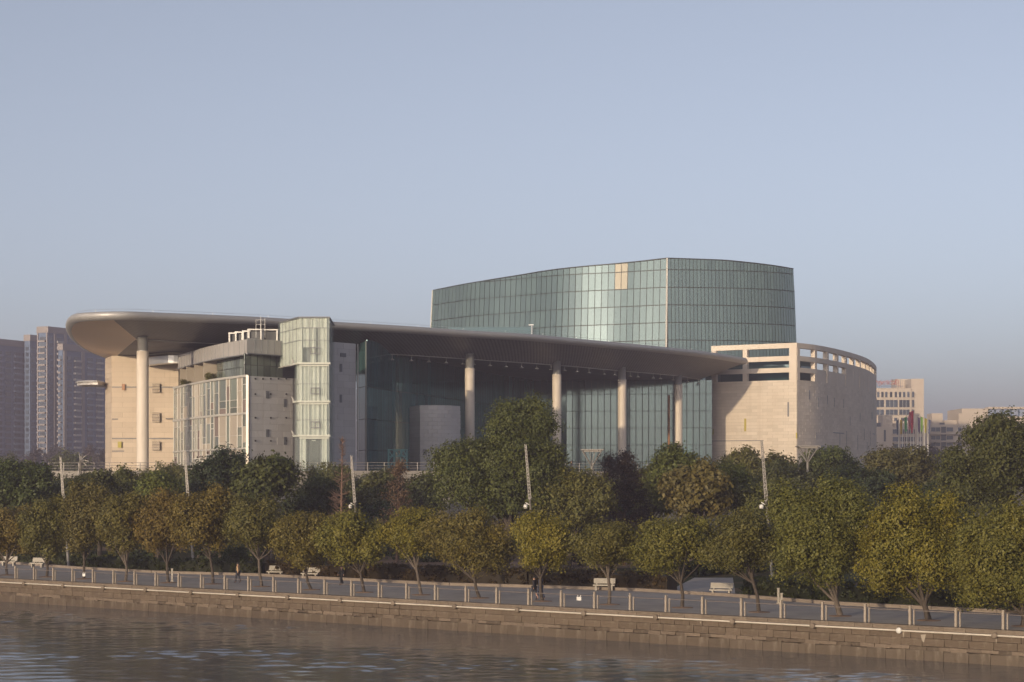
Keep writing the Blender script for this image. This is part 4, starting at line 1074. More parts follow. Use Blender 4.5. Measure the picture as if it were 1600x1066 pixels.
BACK = [  # label, foot (x, y), crown boxes, depth, tone, leaves, leaf size, name
    ('dark green tree mass at the far left edge of the photo', (30, 868), [(-30, 92, 718, 815)], 215, 'dark', 11000, .30, 'camphor_tree'),
    ('dull green tree left of the first leaning mast', (70, 862), [(45, 125, 748, 840)], 225, 'dark', 7000, .30, 'camphor_tree'),
    ('green tree just right of the first leaning mast', (156, 868), [(100, 190, 733, 830)], 212, 'dark', 8000, .30, 'camphor_tree'),
    ('mid-green tree below the tan stone end wall', (205, 862), [(160, 262, 728, 815)], 222, 'green', 8000, .30, 'camphor_tree'),
    ('light green tree below the roof column at left', (245, 872), [(205, 302, 738, 835)], 205, 'mid', 8000, .28, 'camphor_tree'),
    ('dark dense camphor tree below the curved office windows', (345, 872), [(296, 388, 698, 800), (285, 345, 735, 810)], 213, 'deep', 11000, .28, 'camphor_tree'),
    ('broad-leaved magnolia tree below the grey stone office face', (427, 884), [(372, 462, 706, 790), (362, 430, 735, 815)], 203, 'dark', 6500, .42, 'magnolia_tree'),
    ('dark tree between the bamboo and the second row of trees', (492, 872), [(440, 560, 752, 830)], 216, 'deep', 8000, .30, 'camphor_tree'),
    ('low green tree under the glazed hall entrance', (585, 868), [(556, 632, 736, 815)], 224, 'green', 6000, .30, 'camphor_tree'),
    ('huge domed camphor tree in front of the glass hall', (787, 893), [(776, 862, 610, 700), (742, 886, 634, 770), (668, 792, 682, 804), (716, 884, 700, 815)], 187, 'green', 40000, .21, 'camphor_tree'),
    ('mid-green tree right of the huge domed camphor', (884, 890), [(832, 962, 733, 838)], 186, 'mid', 11000, .25, 'camphor_tree'),
    ('green tree between the dark conifer and the tall broad tree', (1010, 872), [(985, 1062, 728, 812)], 222, 'green', 6000, .30, 'camphor_tree'),
    ('tall broad green tree in front of the fifth roof column', (1082, 889), [(1016, 1108, 688, 800), (1080, 1186, 712, 810)], 197, 'green', 15000, .27, 'camphor_tree'),
    ('large-leaved glossy tree in front of the tall broad one', (1100, 893), [(1038, 1140, 724, 815)], 189, 'mid', 5000, .42, 'magnolia_tree'),
    ('dark brownish tree at the foot of the stone drum', (1190, 862), [(1128, 1252, 692, 790)], 244, 'green', 8000, .34, 'camphor_tree'),
    ('mid-green tree behind the right leaning mast', (1190, 890), [(1150, 1240, 745, 830)], 192, 'green', 7000, .27, 'camphor_tree'),
    ('green tree right of the forked plaza lamp', (1300, 858), [(1246, 1345, 697, 775)], 252, 'dark', 7000, .34, 'camphor_tree'),
    ('wide brown-green tree below the flagpoles', (1400, 860), [(1332, 1462, 690, 775), (1400, 1500, 714, 790)], 246, 'green', 10000, .34, 'camphor_tree'),
    ('dull green tree on the terrace slope left of the curved office', (262, 840), [(222, 318, 722, 800)], 250, 'green', 6500, .34, 'camphor_tree'),
    ('dark tree on the terrace slope below the stair tower', (500, 840), [(466, 566, 728, 806)], 254, 'dark', 6500, .34, 'camphor_tree'),
    ('dark tree on the terrace slope below the stone screen', (655, 840), [(604, 700, 742, 815)], 250, 'dark', 6500, .34, 'camphor_tree'),
    ('shadowed tree between the huge camphor and the small bronze one', (900, 840), [(866, 966, 738, 815)], 252, 'dark', 6500, .34, 'camphor_tree'),
    ('shadowed tree behind the dark conifer', (1000, 840), [(950, 1050, 736, 806)], 256, 'dark', 6500, .34, 'camphor_tree'),
    ('dark tree behind the right leaning mast and stone drum foot', (1230, 840), [(1180, 1290, 716, 800)], 232, 'dark', 6500, .34, 'camphor_tree'),
    ('dark tree filling the gap under the brown-green tree', (1350, 850), [(1290, 1400, 722, 815)], 226, 'deep', 7500, .32, 'camphor_tree'),
    ('deep green tree left of the massive dark tree', (1470, 850), [(1416, 1530, 738, 825)], 222, 'deep', 7500, .32, 'camphor_tree'),
    ('dark tree at far left below the hazy towers', (110, 850), [(66, 168, 734, 815)], 250, 'dark', 6500, .34, 'camphor_tree'),
    ('dark understorey tree behind the third promenade tree', (110, 880), [(92, 152, 790, 858)], 218, 'deep', 4500, .30, 'camphor_tree'),
    ('dark understorey tree behind the sixth promenade tree', (310, 880), [(268, 352, 785, 856)], 216, 'deep', 4500, .30, 'camphor_tree'),
    ('dark understorey tree behind the ninth promenade tree', (590, 880), [(548, 634, 782, 850)], 220, 'deep', 4500, .30, 'camphor_tree'),
    ('dark understorey tree behind the thirteenth promenade tree', (960, 880), [(918, 1014, 786, 850)], 214, 'deep', 4500, .30, 'camphor_tree'),
    ('dark understorey tree behind the fifteenth promenade tree', (1210, 880), [(1150, 1256, 790, 876)], 205, 'deep', 5000, .30, 'camphor_tree'),
    ('dark understorey tree behind the seventeenth promenade tree', (1500, 890), [(1440, 1560, 800, 900)], 180, 'deep', 6000, .28, 'camphor_tree'),
    ('massive dark tree at the right edge of the photo', (1560, 890), [(1500, 1680, 648, 780), (1466, 1590, 690, 810)], 190, 'dark', 24000, .26, 'camphor_tree'),
]
for lab, ft, cr_, Y, pal, nl_, sz, nm in BACK:
    b_ = Vector((X(ft[0], Y), Y, 0))
    tree(lab, b_, cr_, Y, pal, int(nl_ * 1.7), sz, name=nm, tr=.46 if 'huge' in lab else .26, lobes_n=13 if len(cr_) < 2 else 12, clump=.36, forks=5)

# feathery bamboo clumps
def bamboo(label, x0, x1, y0, Y, n, pal='bamboo'):
    TSEED[0] += 1; sd = TSEED[0]; r = random.Random(sd); base = Vector((X((x0 + x1) / 2, Y), Y, 0)); root = empty('bamboo_clump', base, label, 'bamboo'); m_ = MB(); lobes = []
    for i in range(n):
        px = lerp(x0, x1, (i + .5) / n) + r.uniform(-4, 4); top = at(px, y0 + abs((i + .5) / n - .5) * 40 + r.uniform(0, 14), Y + r.uniform(-2, 2)); b = Vector((lerp(top.x, base.x, .5), top.y, 0))
        m_.tube([b, b.lerp(top, .6) + Vector((r.uniform(-.2, .2), 0, 0)), top], [.05, .04, .012], 5)
        for k_ in range(7):
            t = .38 + .09 * k_; c = b.lerp(top, t); lobes.append((c.x, c.y, c.z, 1.1 - .11 * k_, 1.1 - .11 * k_, .75))
    cr = link('crown', leaf_cloud('crown', lobes, 9000, .24, sd, .30, .05), root); cr.color = (*PAL[pal], 1); m_.build('stem', M['bark_pale'], root)
bamboo('feathery pale green bamboo below the glazed stair tower', 452, 552, 706, 226, 9)
bamboo('feathery bamboo clump below the curved office windows at left', 234, 300, 712, 238, 6)

# bare trees
def bare_tree(label, base, height, spread, Y, seed, conifer=False, name='bare_tree', dens=1.0, leaves=0, pal='brown'):
    r = random.Random(seed); root = empty(name, base, label, 'tree'); m_ = MB(); base = Vector(base); tips = []
    if conifer:
        top = base + Vector((.2, 0, height)); m_.tube([base, base.lerp(top, .5), top], [.17, .11, .02], 7)
        for i in range(int(110 * dens)):
            t = r.uniform(.18, .98); p = base.lerp(top, t); a = r.uniform(0, 6.28); L = spread * (1.06 - t) * r.uniform(.6, 1.1)
            e = p + Vector((math.cos(a) * L, math.sin(a) * L, L * .38)); m_.tube([p, p.lerp(e, .5) - Vector((0, 0, .08 * L)), e], [.035, .025, .008], 4, False); tips.append(e)
            for _ in range(4):
                q = p.lerp(e, r.uniform(.3, .95)); m_.tube([q, q + Vector((r.uniform(-.4, .4), r.uniform(-.4, .4), r.uniform(.0, .5)))], [.014, .006], 3, False)
    else:
        def grow(p, d, L, rad, lev):
            e = p + d * L; m_.tube([p, p.lerp(e, .5) + Vector((r.uniform(-.06, .06), r.uniform(-.06, .06), 0)) * L, e], [rad, rad * .8, rad * .6], 5 if lev < 2 else 3, False)
            if lev >= 5: tips.append(e); return
            for _ in range(r.choice((2, 3, 3))):
                nd = (d + Vector((r.uniform(-.75, .75), r.uniform(-.75, .75), r.uniform(-.15, .55)))).normalized(); grow(e, nd, L * r.uniform(.62, .82), rad * .6, lev + 1)
        grow(base, Vector((0, 0, 1)), height * .28, .14, 0)
    m_.build('trunk', M['twig'], root)
    if leaves:
        pts = [tuple(p) + (.5, .5, .4) for p in tips]; cr = link('crown', leaf_cloud('crown', pts, leaves, .2, seed, .3, .02), root); cr.color = (*PAL[pal], 1)
def gY(px, Y): return Vector((X(px, Y), Y, 0))
bare_tree('leafless brown conifer before the grey office block', gY(532, 200), 13.0, 2.6, 200, 3, True, 'bare_conifer')
bare_tree('leafless brown conifer below the teal entrance frame', gY(620, 208), 10.6, 3.0, 208, 4, True, 'bare_conifer', 1.2, 2500)
bare_tree('leafless shrub-like tree below the tan end wall', gY(212, 245), 11.6, 3, 245, 5)
bare_tree('leafless tree before the stone drum wall', gY(1168, 262), 13.2, 3, 262, 6)
bare_tree('purple-brown conifer right of the forked plaza lamp', gY(975, 200), 11.3, 3.6, 200, 8, True, 'dark_conifer', 1.6, 9000, 'purple')
bare_tree('slim purple-brown conifer beside the forked plaza lamp', gY(948, 206), 11.2, 2.2, 206, 9, True, 'dark_conifer', 1.2, 3500, 'purple')

# far trees, thin and brown in the haze
FAR = [(-10, 705, 640), (18, 712, 700), (52, 700, 760), (84, 694, 820), (100, 706, 600), (118, 708, 560), (140, 698, 800), (162, 702, 760), (1462, 698, 640), (1480, 690, 700), (1446, 704, 620)]
FL = ['hazy tree at the left edge below the apartment towers', 'hazy tree below the leftmost dark apartment tower', 'hazy brown tree below the slim apartment tower', 'hazy brown tree below the tall framed apartment tower', 'hazy green round tree left of the wind sculpture', 'hazy green tree behind the wind sculpture', 'hazy brown tree below the nearest apartment tower', 'hazy brown tree beside the tan end wall', 'hazy brown tree right of the flagpoles', 'hazy tree at the left foot of the massive dark tree', 'hazy brown tree behind the last flagpoles']
for (px, py, Y), lab in zip(FAR, FL):
    tree(lab, Vector((X(px, Y), Y, 0)), [(px - 20, px + 20, py, 760)], Y, 'far' if 'brown' in lab else 'dark', 3500, .8, name='far_tree', tr=.3, lobes_n=9, clump=.9)

# undergrowth that nobody could count, behind the rows
lobes = []
for i in range(150):
    px = random.uniform(-60, 1660); Y = random.uniform(206, 262); x = X(px, Y); h = random.uniform(1.2, 3.6); lobes.append((x, Y, h * .45, random.uniform(1.2, 2.6), 1.6, h * .6))
ug = link('undergrowth', leaf_cloud('undergrowth', lobes, 42000, .34, 77, .4, .2)); ug.color = (*PAL['deep'], 1); tag(ug, kind='stuff')

# clipped hedges along the kerb
def hedge(label, pts, hgt, dep, pal, seed, dens=520):
    P = [Vector(p) for p in pts]; root = empty('hedge', P[0], label, 'hedge'); m_ = MB(); V = []; r = np.random.default_rng(seed)
    for a, b in zip(P, P[1:]):
        d = (b - a).normalized(); nn = Vector((-d.y, d.x, 0)); L = (b - a).length
        m_.obox((a + b) / 2 + nn * dep / 2 + Vector((0, 0, hgt * .46)), d * L / 2, nn * (dep / 2 - .2), (0, 0, hgt * .44))
        for _ in range(int(L * 12)): 
            u, v, wz = r.random(), r.random(), r.random(); top = r.random() < .45
            c = a + d * (u * L) + nn * (dep * (v if top else .04)) + Vector((0, 0, hgt if top else wz * hgt)); V.append((c.x, c.y, c.z, .10, .10, .08))
    o = link('foliage', leaf_cloud('foliage', V, int(sum((b - a).length for a, b in zip(P, P[1:])) * dens), .17, seed, .10, .0, .0), root); o.color = (*PAL[pal], 1)
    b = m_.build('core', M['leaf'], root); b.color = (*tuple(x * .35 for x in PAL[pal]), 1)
def kp(px, off=.5):
    py = interp([-260, 0, 120, 250, 400, 560, 700, 850, 1000, 1150, 1300, 1600, 1900], [872, 880, 889, 896, 900, 908, 915, 919, 924, 933, 945, 960, 975], px); p = gp(px, py); return p + BN * off
hedge('clipped green hedge behind the promenade at the left', [kp(128), kp(190), kp(255)], 1.15, 3.0, 'hedge', 41)
hedge('dark green hedge behind the walking woman', [kp(258), kp(330), kp(400)], 1.25, 2.2, 'hedge', 42)
hedge('brownish hedge behind the two benches', [kp(405), kp(480), kp(560)], 1.3, 2.2, 'redhedge', 43)
hedge('rust-brown hedge left of the walking couple', [kp(565), kp(690), kp(815)], 1.35, 1.8, 'redhedge', 44)
hedge('rust-brown hedge behind the white bench', [kp(818), kp(930), kp(1034)], 1.35, 1.8, 'redhedge', 45)
hedge('dark hedge to the right of the side path', [kp(1152), kp(1300), kp(1450), kp(1640)], 1.4, 2.2, 'hedge', 46)
hedge('dark green hedge along the far side of the side path', [gp(1075, 902), gp(1150, 897), gp(1220, 893)], 1.2, 1.5, 'hedge', 47)
hedge('grass-topped hedge at the left edge beside the benches', [kp(-60, 3), kp(40, 3), kp(120, 3)], .9, 4.0, 'hedge', 48)
def shrub(label, c, rad, pal, n_=2600, size=.16):
    TSEED[0] += 1; root = empty('shrub', (c[0], c[1], 0 if c[2] < 5 else c[2] - rad), label, 'shrub')
    o = link('foliage', leaf_cloud('foliage', auto_lobes(c, rad, rad * .85, 8, TSEED[0]), n_, size, TSEED[0], .2, .2), root); o.color = (*PAL[pal], 1)
c_ = gp(905, 893); shrub('dark reddish shrub left of the spreading bronze tree', (c_.x, c_.y, 1.3), 1.7, 'purple')
c_ = gp(345, 895); shrub('dark round shrub right of the sixth promenade tree', (c_.x, c_.y + 8, 1.5), 1.8, 'deep')
shrub('potted green shrub on the office terrace, right one', at(329, 589.5, 288), .7, 'mid', 900, .2)
shrub('potted green shrub on the office terrace, left one', at(290, 599, 300), .66, 'mid', 900, .2)

# ================================================================== street furniture
def bench_proto():
    root = local_empty('bench', '', 'bench', 'pale stone benches facing the river')
    m_ = MB(); m_.box((0, 0, .43), (1.7, .46, .08)); m_.box((0, -.21, .41), (1.7, .03, .10)); m_.build('seat', M['bench'], root)
    m_ = MB(); m_.obox((0, .24, .74), (.85, 0, 0), (0, .04, .006), (0, .035, .2)); m_.build('backrest', M['bench'], root)
    for x in (-.62, .62):
        m_ = MB(); m_.box((x, -.02, .195), (.14, .38, .39)); m_.obox((x, .22, .5), (.06, 0, 0), (0, .035, 0), (0, .03, .17)); m_.build('leg', M['bench'], root)
    return root
bp = bench_proto()
BEN = [(14, 884.5, 'pale bench at the far left edge behind the railing', 1.0), (59, 887, 'pale bench, second from the left end of the promenade', 1.0), (431, 901, 'pale stone bench behind the seventh promenade tree', 1.0), (485, 904, 'pale stone bench hidden partly by the eighth promenade tree', 1.0), (944, 923, 'bright white bench in front of the rust-brown hedge', 1.0), (1127, 931, 'pale bench beside the side path on the right', 1.0)]
for i, (px, py, lab, sc_) in enumerate(BEN):
    o = bp if i == 0 else copy_tree(bp); p = gp(px, py); o.location = (p.x, p.y, .01); o['label'] = lab; o.rotation_euler = (0, 0, BANG + R((18, 10, 12, 15, 28, 22)[i]))

def mast(label, foot, top, Y, cam_py=None):
    a = Vector((X(foot[0], Y), Y, 0)); b = at(top[0], top[1], Y); root = empty('leaning_mast', a, label, 'mast', 'leaning lattice masts')
    f = .60; mid = a.lerp(b, f); m_ = MB(); m_.tube([a, mid], [.13, .10], 10); m_.build('pole', M['mast'], root, True)
    m_ = MB(); d = (b - mid); ax = Vector((1, 0, 0)); ay = Vector((0, 1, 0)); wv = .11; nseg = 16
    for sx in (-1, 1):
        for sy in (-1, 1): m_.beam(mid + ax * sx * wv + ay * sy * wv, b + ax * sx * wv * .6 + ay * sy * wv * .6, .045, .045)
    for i in range(nseg):
        p, q = mid + d * (i / nseg), mid + d * ((i + 1) / nseg); w0, w1 = wv * (1 - .4 * i / nseg), wv * (1 - .4 * (i + 1) / nseg); sg = 1 if i % 2 else -1
        for sy in (-1, 1): m_.beam(p + ax * sg * w0 + ay * sy * w0, q - ax * sg * w1 + ay * sy * w1, .035, .035); m_.box(p + ay * sy * w0, (w0 * 2, .05, .09))
    m_.build('lattice', M['mast'], root)
    m_ = MB(); m_.lathe(mid - Vector((0, 0, .1)), [(.16, 0), (.16, .12), (.11, .22)], 10); m_.build('collar', M['mast'], root)
    if cam_py:
        t = (a.z - 0 + CH + (HOR - cam_py) / F * Y) / b.z; p = a.lerp(b, t); m_ = MB(); m_.lathe(p + Vector((-.42, -.1, -.28)), [(.08, 0), (.16, .06), (.18, .22), (.15, .34), (.04, .38)], 12); m_.beam(p + Vector((-.42, -.1, .25)), p, .07, .07); m_.build('camera_box', M['white'], root, True)
mast('leaning mast at far left before the hazy towers', (107, 884), (94.5, 714), 199)
mast('leaning mast before the curved office windows', (303, 893), (288.5, 704), 187)
mast('leaning mast with white camera before the grey office block', (562, 893), (549, 712), 187, 790)
mast('leaning mast with white camera before the huge camphor tree', (838, 905), (821, 694), 172.6, 790)
mast('leaning mast with white camera before the stone drum', (1208, 921), (1190, 688), 156.5, 790)

def y_lamp(label, px, py, Y):
    t = at(px, py, Y); a = Vector((t.x, Y, 0)); root = empty('plaza_lamp', a, label, 'lamp', 'forked plaza lamps'); zf = t.z - 1.9
    m_ = MB(); m_.tube([a, Vector((t.x, Y, zf))], [.2, .16], 10); m_.build('pole', M['pole'], root, True)
    m_ = MB()
    for k_ in range(4):
        g_ = R(45 + 90 * k_); e = Vector((t.x + 1.55 * math.cos(g_) * 1.0, Y + 1.55 * math.sin(g_), t.z - .1)); m_.beam((t.x, Y, zf - .1), e, .09, .09); e2 = Vector((t.x + .45 * math.cos(g_), Y + .45 * math.sin(g_), t.z - .15)); m_.beam((t.x, Y, zf), e2, .06, .06)
    m_.build('fork', M['mast'], root)
    m_ = MB(); m_.box((t.x, Y, t.z), (2.6, 2.6, .12)); m_.box((t.x, Y, t.z - .16), (2.1, 2.1, .18)); m_.build('reflector', M['mast'], root)
y_lamp('forked lamp standing between two roof columns', 925, 703, 232)
y_lamp('forked lamp at the foot of the stone drum', 1262, 697.5, 236)

# wind sculpture
a = Vector((X(128, 262), 262, 0)); ws = empty('wind_sculpture', a, 'pale branching wind sculpture at the left of the theatre', 'sculpture'); hub = at(126, 720, 262)
m_ = MB(); m_.tube([Vector((X(129.5, 262), 262, 0)), hub], [.16, .12], 8); m_.tube([Vector((X(120, 262), 262, 8)), hub], [.14, .10], 8); m_.build('pole', M['mast'], ws, True)
for dx, dy in ((-3, -14), (13, 1), (8, -8), (10, 9), (-4, 5), (3, -9)):
    m_ = MB(); e = at(126 + dx, 720 + dy, 262); m_.tube([hub, hub.lerp(e, .5) + Vector((0, .2, .08)), e], [.13, .10, .04], 6); m_.build('blade', M['mast'], ws)

# flags
FLG = [(1404, 659, (.16, .20, .30), 'slate-blue'), (1410, 658, (.55, .36, .05), 'golden yellow'), (1417, 654, (.10, .38, .16), 'bright green'), (1423, 652, (.55, .20, .26), 'pink'), (1427, 645, (.50, .06, .10), 'large red'), (1434, 655, (.20, .14, .28), 'violet'), (1438, 654, (.22, .42, .08), 'lime green'), (1444, 656, (.40, .34, .06), 'mustard'), (1450, 658, (.10, .12, .24), 'navy')]
for i, (px, py, c, nm) in enumerate(FLG):
    Y = 470; t = at(px, py - 5, Y); root = empty('flagpole', (t.x, Y, TZ), f'tall flagpole with a drooping {nm} flag', 'flagpole', 'row of flagpoles beside the stone drum')
    m_ = MB(); m_.tube([(t.x, Y, TZ), t], [.13, .07], 8); m_.build('pole', M['white'], root, True)
    mt = plain(f'flag_cloth_{i}', tuple(x * .7 for x in c), .8, var=.15); big = 1.5 if nm == 'large red' else 1.0; m_ = MB(); r = random.Random(i); hh = 3.4 * big; wd = .62 * big
    for k_ in range(7):
        for z in range(5): m_.v.append((t.x - wd * k_ / 6 * (1 - .25 * z / 4) * (1 if px < 1430 else -1), Y + .22 * math.sin(k_ * 1.7 + z * .5 + i), t.z - .3 - hh * z / 4 - .25 * k_ / 6 * big))
    for k_ in range(6):
        for z in range(4): q = k_ * 5 + z; m_.f.append((q, q + 5, q + 6, q + 1)); m_.m.append(0)
    m_.build('flag', mt, root, True)

# pale marker posts on the promenade
for px, py, lab in ((262, 908, 'short cream marker post beside the fifth promenade tree'), (269, 909, 'thin cream marker post right of the fifth promenade tree'), (1216, 944, 'cream litter post beside the right leaning mast'), (1221, 944, 'short white litter post just right of the cream one')):
    p = gp(px, py); m_ = MB(); h_ = 1.05 if px != 1221 else .7; m_.box((0, 0, h_ / 2), (.15, .13, h_)); m_.box((0, 0, h_ + .03), (.19, .17, .06)); m_.box((0, 0, .04), (.24, .22, .08)); o = tag(m_.build('marker_post', M['bench']), lab, 'post'); o.location = (p.x, p.y, .01)

# ------------------------------------------------------------------ people
SKIN = plain('skin', (.36, .21, .15), .6, var=.05); HAIR = plain('hair', (.02, .016, .014), .6)
def skin_obj(name, joints, edges, radii, mat, parent, sub=2):
    me = bpy.data.meshes.new(name); me.from_pydata(joints, edges, []); me.materials.append(mat)
    o = link(name, me, parent); sk = o.modifiers.new('skin', 'SKIN'); sk.use_smooth_shade = True; sv = me.skin_vertices[0].data
    for i, r in enumerate(radii): sv[i].radius = (r, r) if not hasattr(r, '__len__') else r
    sv[0].use_root = True; ss = o.modifiers.new('sub', 'SUBSURF'); ss.levels = ss.render_levels = sub
    return o
def person(label, foot, yaw, top_c, leg_c, stride=.17, height=1.68, shorts=False, arm=.18, skirt=False):
    """one walking figure; facing +x before yaw"""
    root = local_empty('person', label, 'person'); k = height / 1.70
    J = {'pel': (0, 0, .93), 'waist': (0, 0, 1.06), 'chest': (.01, 0, 1.28), 'neck': (.015, 0, 1.44), 'head0': (.03, 0, 1.52), 'head1': (.035, 0, 1.62)}
    for sd, sg in (('l', 1), ('r', -1)):
        f = stride * sg
        J['hip' + sd] = (0, .09 * sg, .90); J['knee' + sd] = (f * .55 + .05, .10 * sg, .50); J['ank' + sd] = (f * .95 - (.05 if f < 0 else 0), .10 * sg, .09 + (.05 if f < 0 else 0)); J['toe' + sd] = (f * .95 + .15, .11 * sg, .04)
        J['sh' + sd] = (0, .185 * sg, 1.39); J['elb' + sd] = (-arm * sg * .6, .245 * sg, 1.13); J['wri' + sd] = (-arm * sg + .08, .235 * sg, .90); J['hand' + sd] = (-arm * sg + .11, .225 * sg, .81)
    names = list(J); ix = {n_: i for i, n_ in enumerate(names)}; P = [tuple(c * k for c in J[n_]) for n_ in names]
    E = [('pel', 'waist'), ('waist', 'chest'), ('chest', 'neck'), ('neck', 'head0'), ('head0', 'head1')]
    for sd in 'lr': E += [('pel', 'hip' + sd), ('hip' + sd, 'knee' + sd), ('knee' + sd, 'ank' + sd), ('ank' + sd, 'toe' + sd), ('chest', 'sh' + sd), ('sh' + sd, 'elb' + sd), ('elb' + sd, 'wri' + sd), ('wri' + sd, 'hand' + sd)]
    rad = {'pel': .12, 'waist': .115, 'chest': .135, 'neck': .055, 'head0': .085, 'head1': .085}
    for sd in 'lr': rad.update({'hip' + sd: .085, 'knee' + sd: .058, 'ank' + sd: .042, 'toe' + sd: .035, 'sh' + sd: .06, 'elb' + sd: .042, 'wri' + sd: .03, 'hand' + sd: .033})
    skin_obj('body', P, [(ix[a], ix[b]) for a, b in E], [rad[n_] * k for n_ in names], SKIN, root)
    def cloth(nm, ns, es, ex, mat):
        jx = {n_: i for i, n_ in enumerate(ns)}; skin_obj(nm, [tuple(c * k for c in J[n_]) for n_ in ns], [(jx[a], jx[b]) for a, b in es], [(rad[n_] + ex) * k for n_ in ns], mat, root)
    tn = ['pel', 'waist', 'chest', 'shl', 'elbl', 'wril', 'shr', 'elbr', 'wrir']
    cloth('jacket', tn, [('pel', 'waist'), ('waist', 'chest'), ('chest', 'shl'), ('shl', 'elbl'), ('elbl', 'wril'), ('chest', 'shr'), ('shr', 'elbr'), ('elbr', 'wrir')], .034, plain('jacket_' + label[:6], top_c, .8))
    ln = ['pel', 'hipl', 'kneel', 'hipr', 'kneer'] + ([] if shorts else ['ankl', 'ankr']); le = [('pel', 'hipl'), ('hipl', 'kneel'), ('pel', 'hipr'), ('hipr', 'kneer')] + ([] if shorts else [('kneel', 'ankl'), ('kneer', 'ankr')])
    cloth('trousers', ln, le, .03, plain('trousers_' + label[:6], leg_c, .8))
    for sd in 'lr': cloth('shoe', ['ank' + sd, 'toe' + sd], [('ank' + sd, 'toe' + sd)], .012, HAIR)
    m_ = MB(); hc = Vector(J['head1']) * k; m_.lathe((hc.x - .02, hc.y, hc.z - .05), [(.095, 0), (.108, .06), (.10, .11), (.07, .145), (.02, .16)], 14); m_.build('hair', HAIR, root, True)
    p = gp(*foot); root.location = (p.x, p.y, .012); root.rotation_euler = (0, 0, yaw); return root
person('woman walking in a tan top and dark trousers', (372, 911), BANG + R(200), (.40, .27, .16), (.02, .022, .035))
person('person in a black coat standing between the eighth and ninth trees', (534, 915), BANG + R(240), (.012, .012, .014), (.012, .012, .016), stride=.10, height=1.66)
person('left one of the walking couple, in dark shorts', (835, 938), BANG + R(185), (.016, .014, .02), (.014, .014, .02), shorts=True, stride=.22)
person('right one of the walking couple, in navy behind the thin trunk', (844.5, 938), BANG + R(182), (.018, .022, .045), (.02, .028, .06), stride=.24, height=1.74)
# visitor on the theatre terrace
q = person('tiny dark visitor at the terrace railing by the forked lamp', (893, 760), R(200), (.03, .03, .05), (.03, .03, .04), stride=.05); q.location = (X(893, 300), 300, TZ)

# ================================================================== buildings behind
M['apt_tan'] = plain('apt_tan', (.22, .195, .19), .8, var=.10, scale=.1); M['apt_grey'] = plain('apt_grey', (.085, .125, .205), .8, var=.12, scale=.1); M['apt_white'] = plain('apt_white', (.38, .36, .35), .8, var=.08, scale=.1)  # apt_grey: blue of the distance haze is put into its base colour
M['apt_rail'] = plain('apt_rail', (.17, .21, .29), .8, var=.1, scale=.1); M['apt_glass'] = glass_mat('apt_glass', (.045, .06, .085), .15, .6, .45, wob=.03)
def unit(name, mat, size=(1, 1, 1)):
    m_ = MB(); m_.box((0, 0, 0), size); o = m_.build(name, mat); me = o.data; bpy.data.objects.remove(o); return me
WIN_ME = unit('window', M['apt_glass']); BAL_W = unit('balcony', M['apt_white']); BAL_T = unit('balcony', M['apt_tan']); BAL_G = unit('balcony', M['apt_rail'])
def apartment(label, cpx, Y, wl_, wr_, pytop, ang, left_cols, right_cols, fl=3.0, wall='apt_grey', trim='apt_tan', crown=True):
    """two visible faces meeting at the corner (cpx, Y); left face width wl_, right face wr_; cols = (from, to, kind) across the face"""
    c = Vector((X(cpx, Y), Y, 0)); zt = at(cpx, pytop, Y).z; root = empty('apartment_tower', c, label, 'apartment tower', 'apartment towers in the haze')
    ld = Vector((-math.cos(ang), math.sin(ang), 0)); rd = Vector((math.sin(ang), math.cos(ang), 0))
    poly = [c, c + rd * wr_, c + rd * wr_ + ld * wl_, c + ld * wl_]; m_ = MB(); m_.prism([(p.x, p.y) for p in poly], 0, zt - (3.2 if crown else 0)); m_.build('wall', M[wall], root)
    if crown: m_ = MB(); ex = (ld + rd).normalized() * -.35; m_.prism([(p.x, p.y) for p in (c - ld * .35 - rd * .35, c + rd * (wr_ + .3) - ld * .35, c + rd * (wr_ + .3) + ld * (wl_ + .3), c + ld * (wl_ + .3) - rd * .35)], zt - 3.2, zt); m_.build('crown_frame', M[trim], root)
    def face(o_, d, wd, nn, cols):
        rz = math.atan2(d.y, d.x)
        for u0, u1, kd in cols:
            mid = o_ + d * wd * (u0 + u1) / 2; w_ = wd * (u1 - u0)
            if kd == 'pier':
                m_ = MB(); m_.obox(mid + nn * .22 + Vector((0, 0, (zt - 3.25) / 2)), d * w_ / 2, nn * .3, (0, 0, (zt - 3.25) / 2)); m_.build('pier', M[trim], root); continue
            z = 6.0
            while z + fl < zt - 3.6:
                o2 = link('window', WIN_ME, root); o2.location = mid + nn * .06 + Vector((0, 0, z + fl * .52)); o2.rotation_euler = (0, 0, rz); o2.scale = (w_ * .82, .3, fl * .62)
                if kd in ('bal', 'balw', 'balg'):
                    o2 = link('balcony', {'bal': BAL_T, 'balw': BAL_W, 'balg': BAL_G}[kd], root); o2.location = mid + nn * .6 + Vector((0, 0, z + .32)); o2.rotation_euler = (0, 0, rz); o2.scale = (w_, 1.1, fl * .30)
                z += fl
    face(c, ld, wl_, Vector((-rd.x, -rd.y, 0)), left_cols); face(c, rd, wr_, Vector((-ld.x, -ld.y, 0)), right_cols)
apartment('dark blue-grey apartment tower at the left edge', -16, 1010, 10, 29, 528, R(25), [(.2, .8, 'bal')], [(.12, .34, 'balg'), (.40, .58, 'win'), (.64, .84, 'balg'), (.88, .96, 'win')], trim='apt_tan')
apartment('low dark tower part between the leftmost towers', 14, 1060, 6, 16, 549, R(25), [], [(.3, .55, 'win'), (.62, .9, 'balg')], trim='apt_grey')
apartment('slim apartment tower left of the tallest one', 47, 1030, 3.6, 8, 523, R(25), [(.2, .8, 'win')], [(.06, .5, 'win'), (.6, .95, 'balg')])
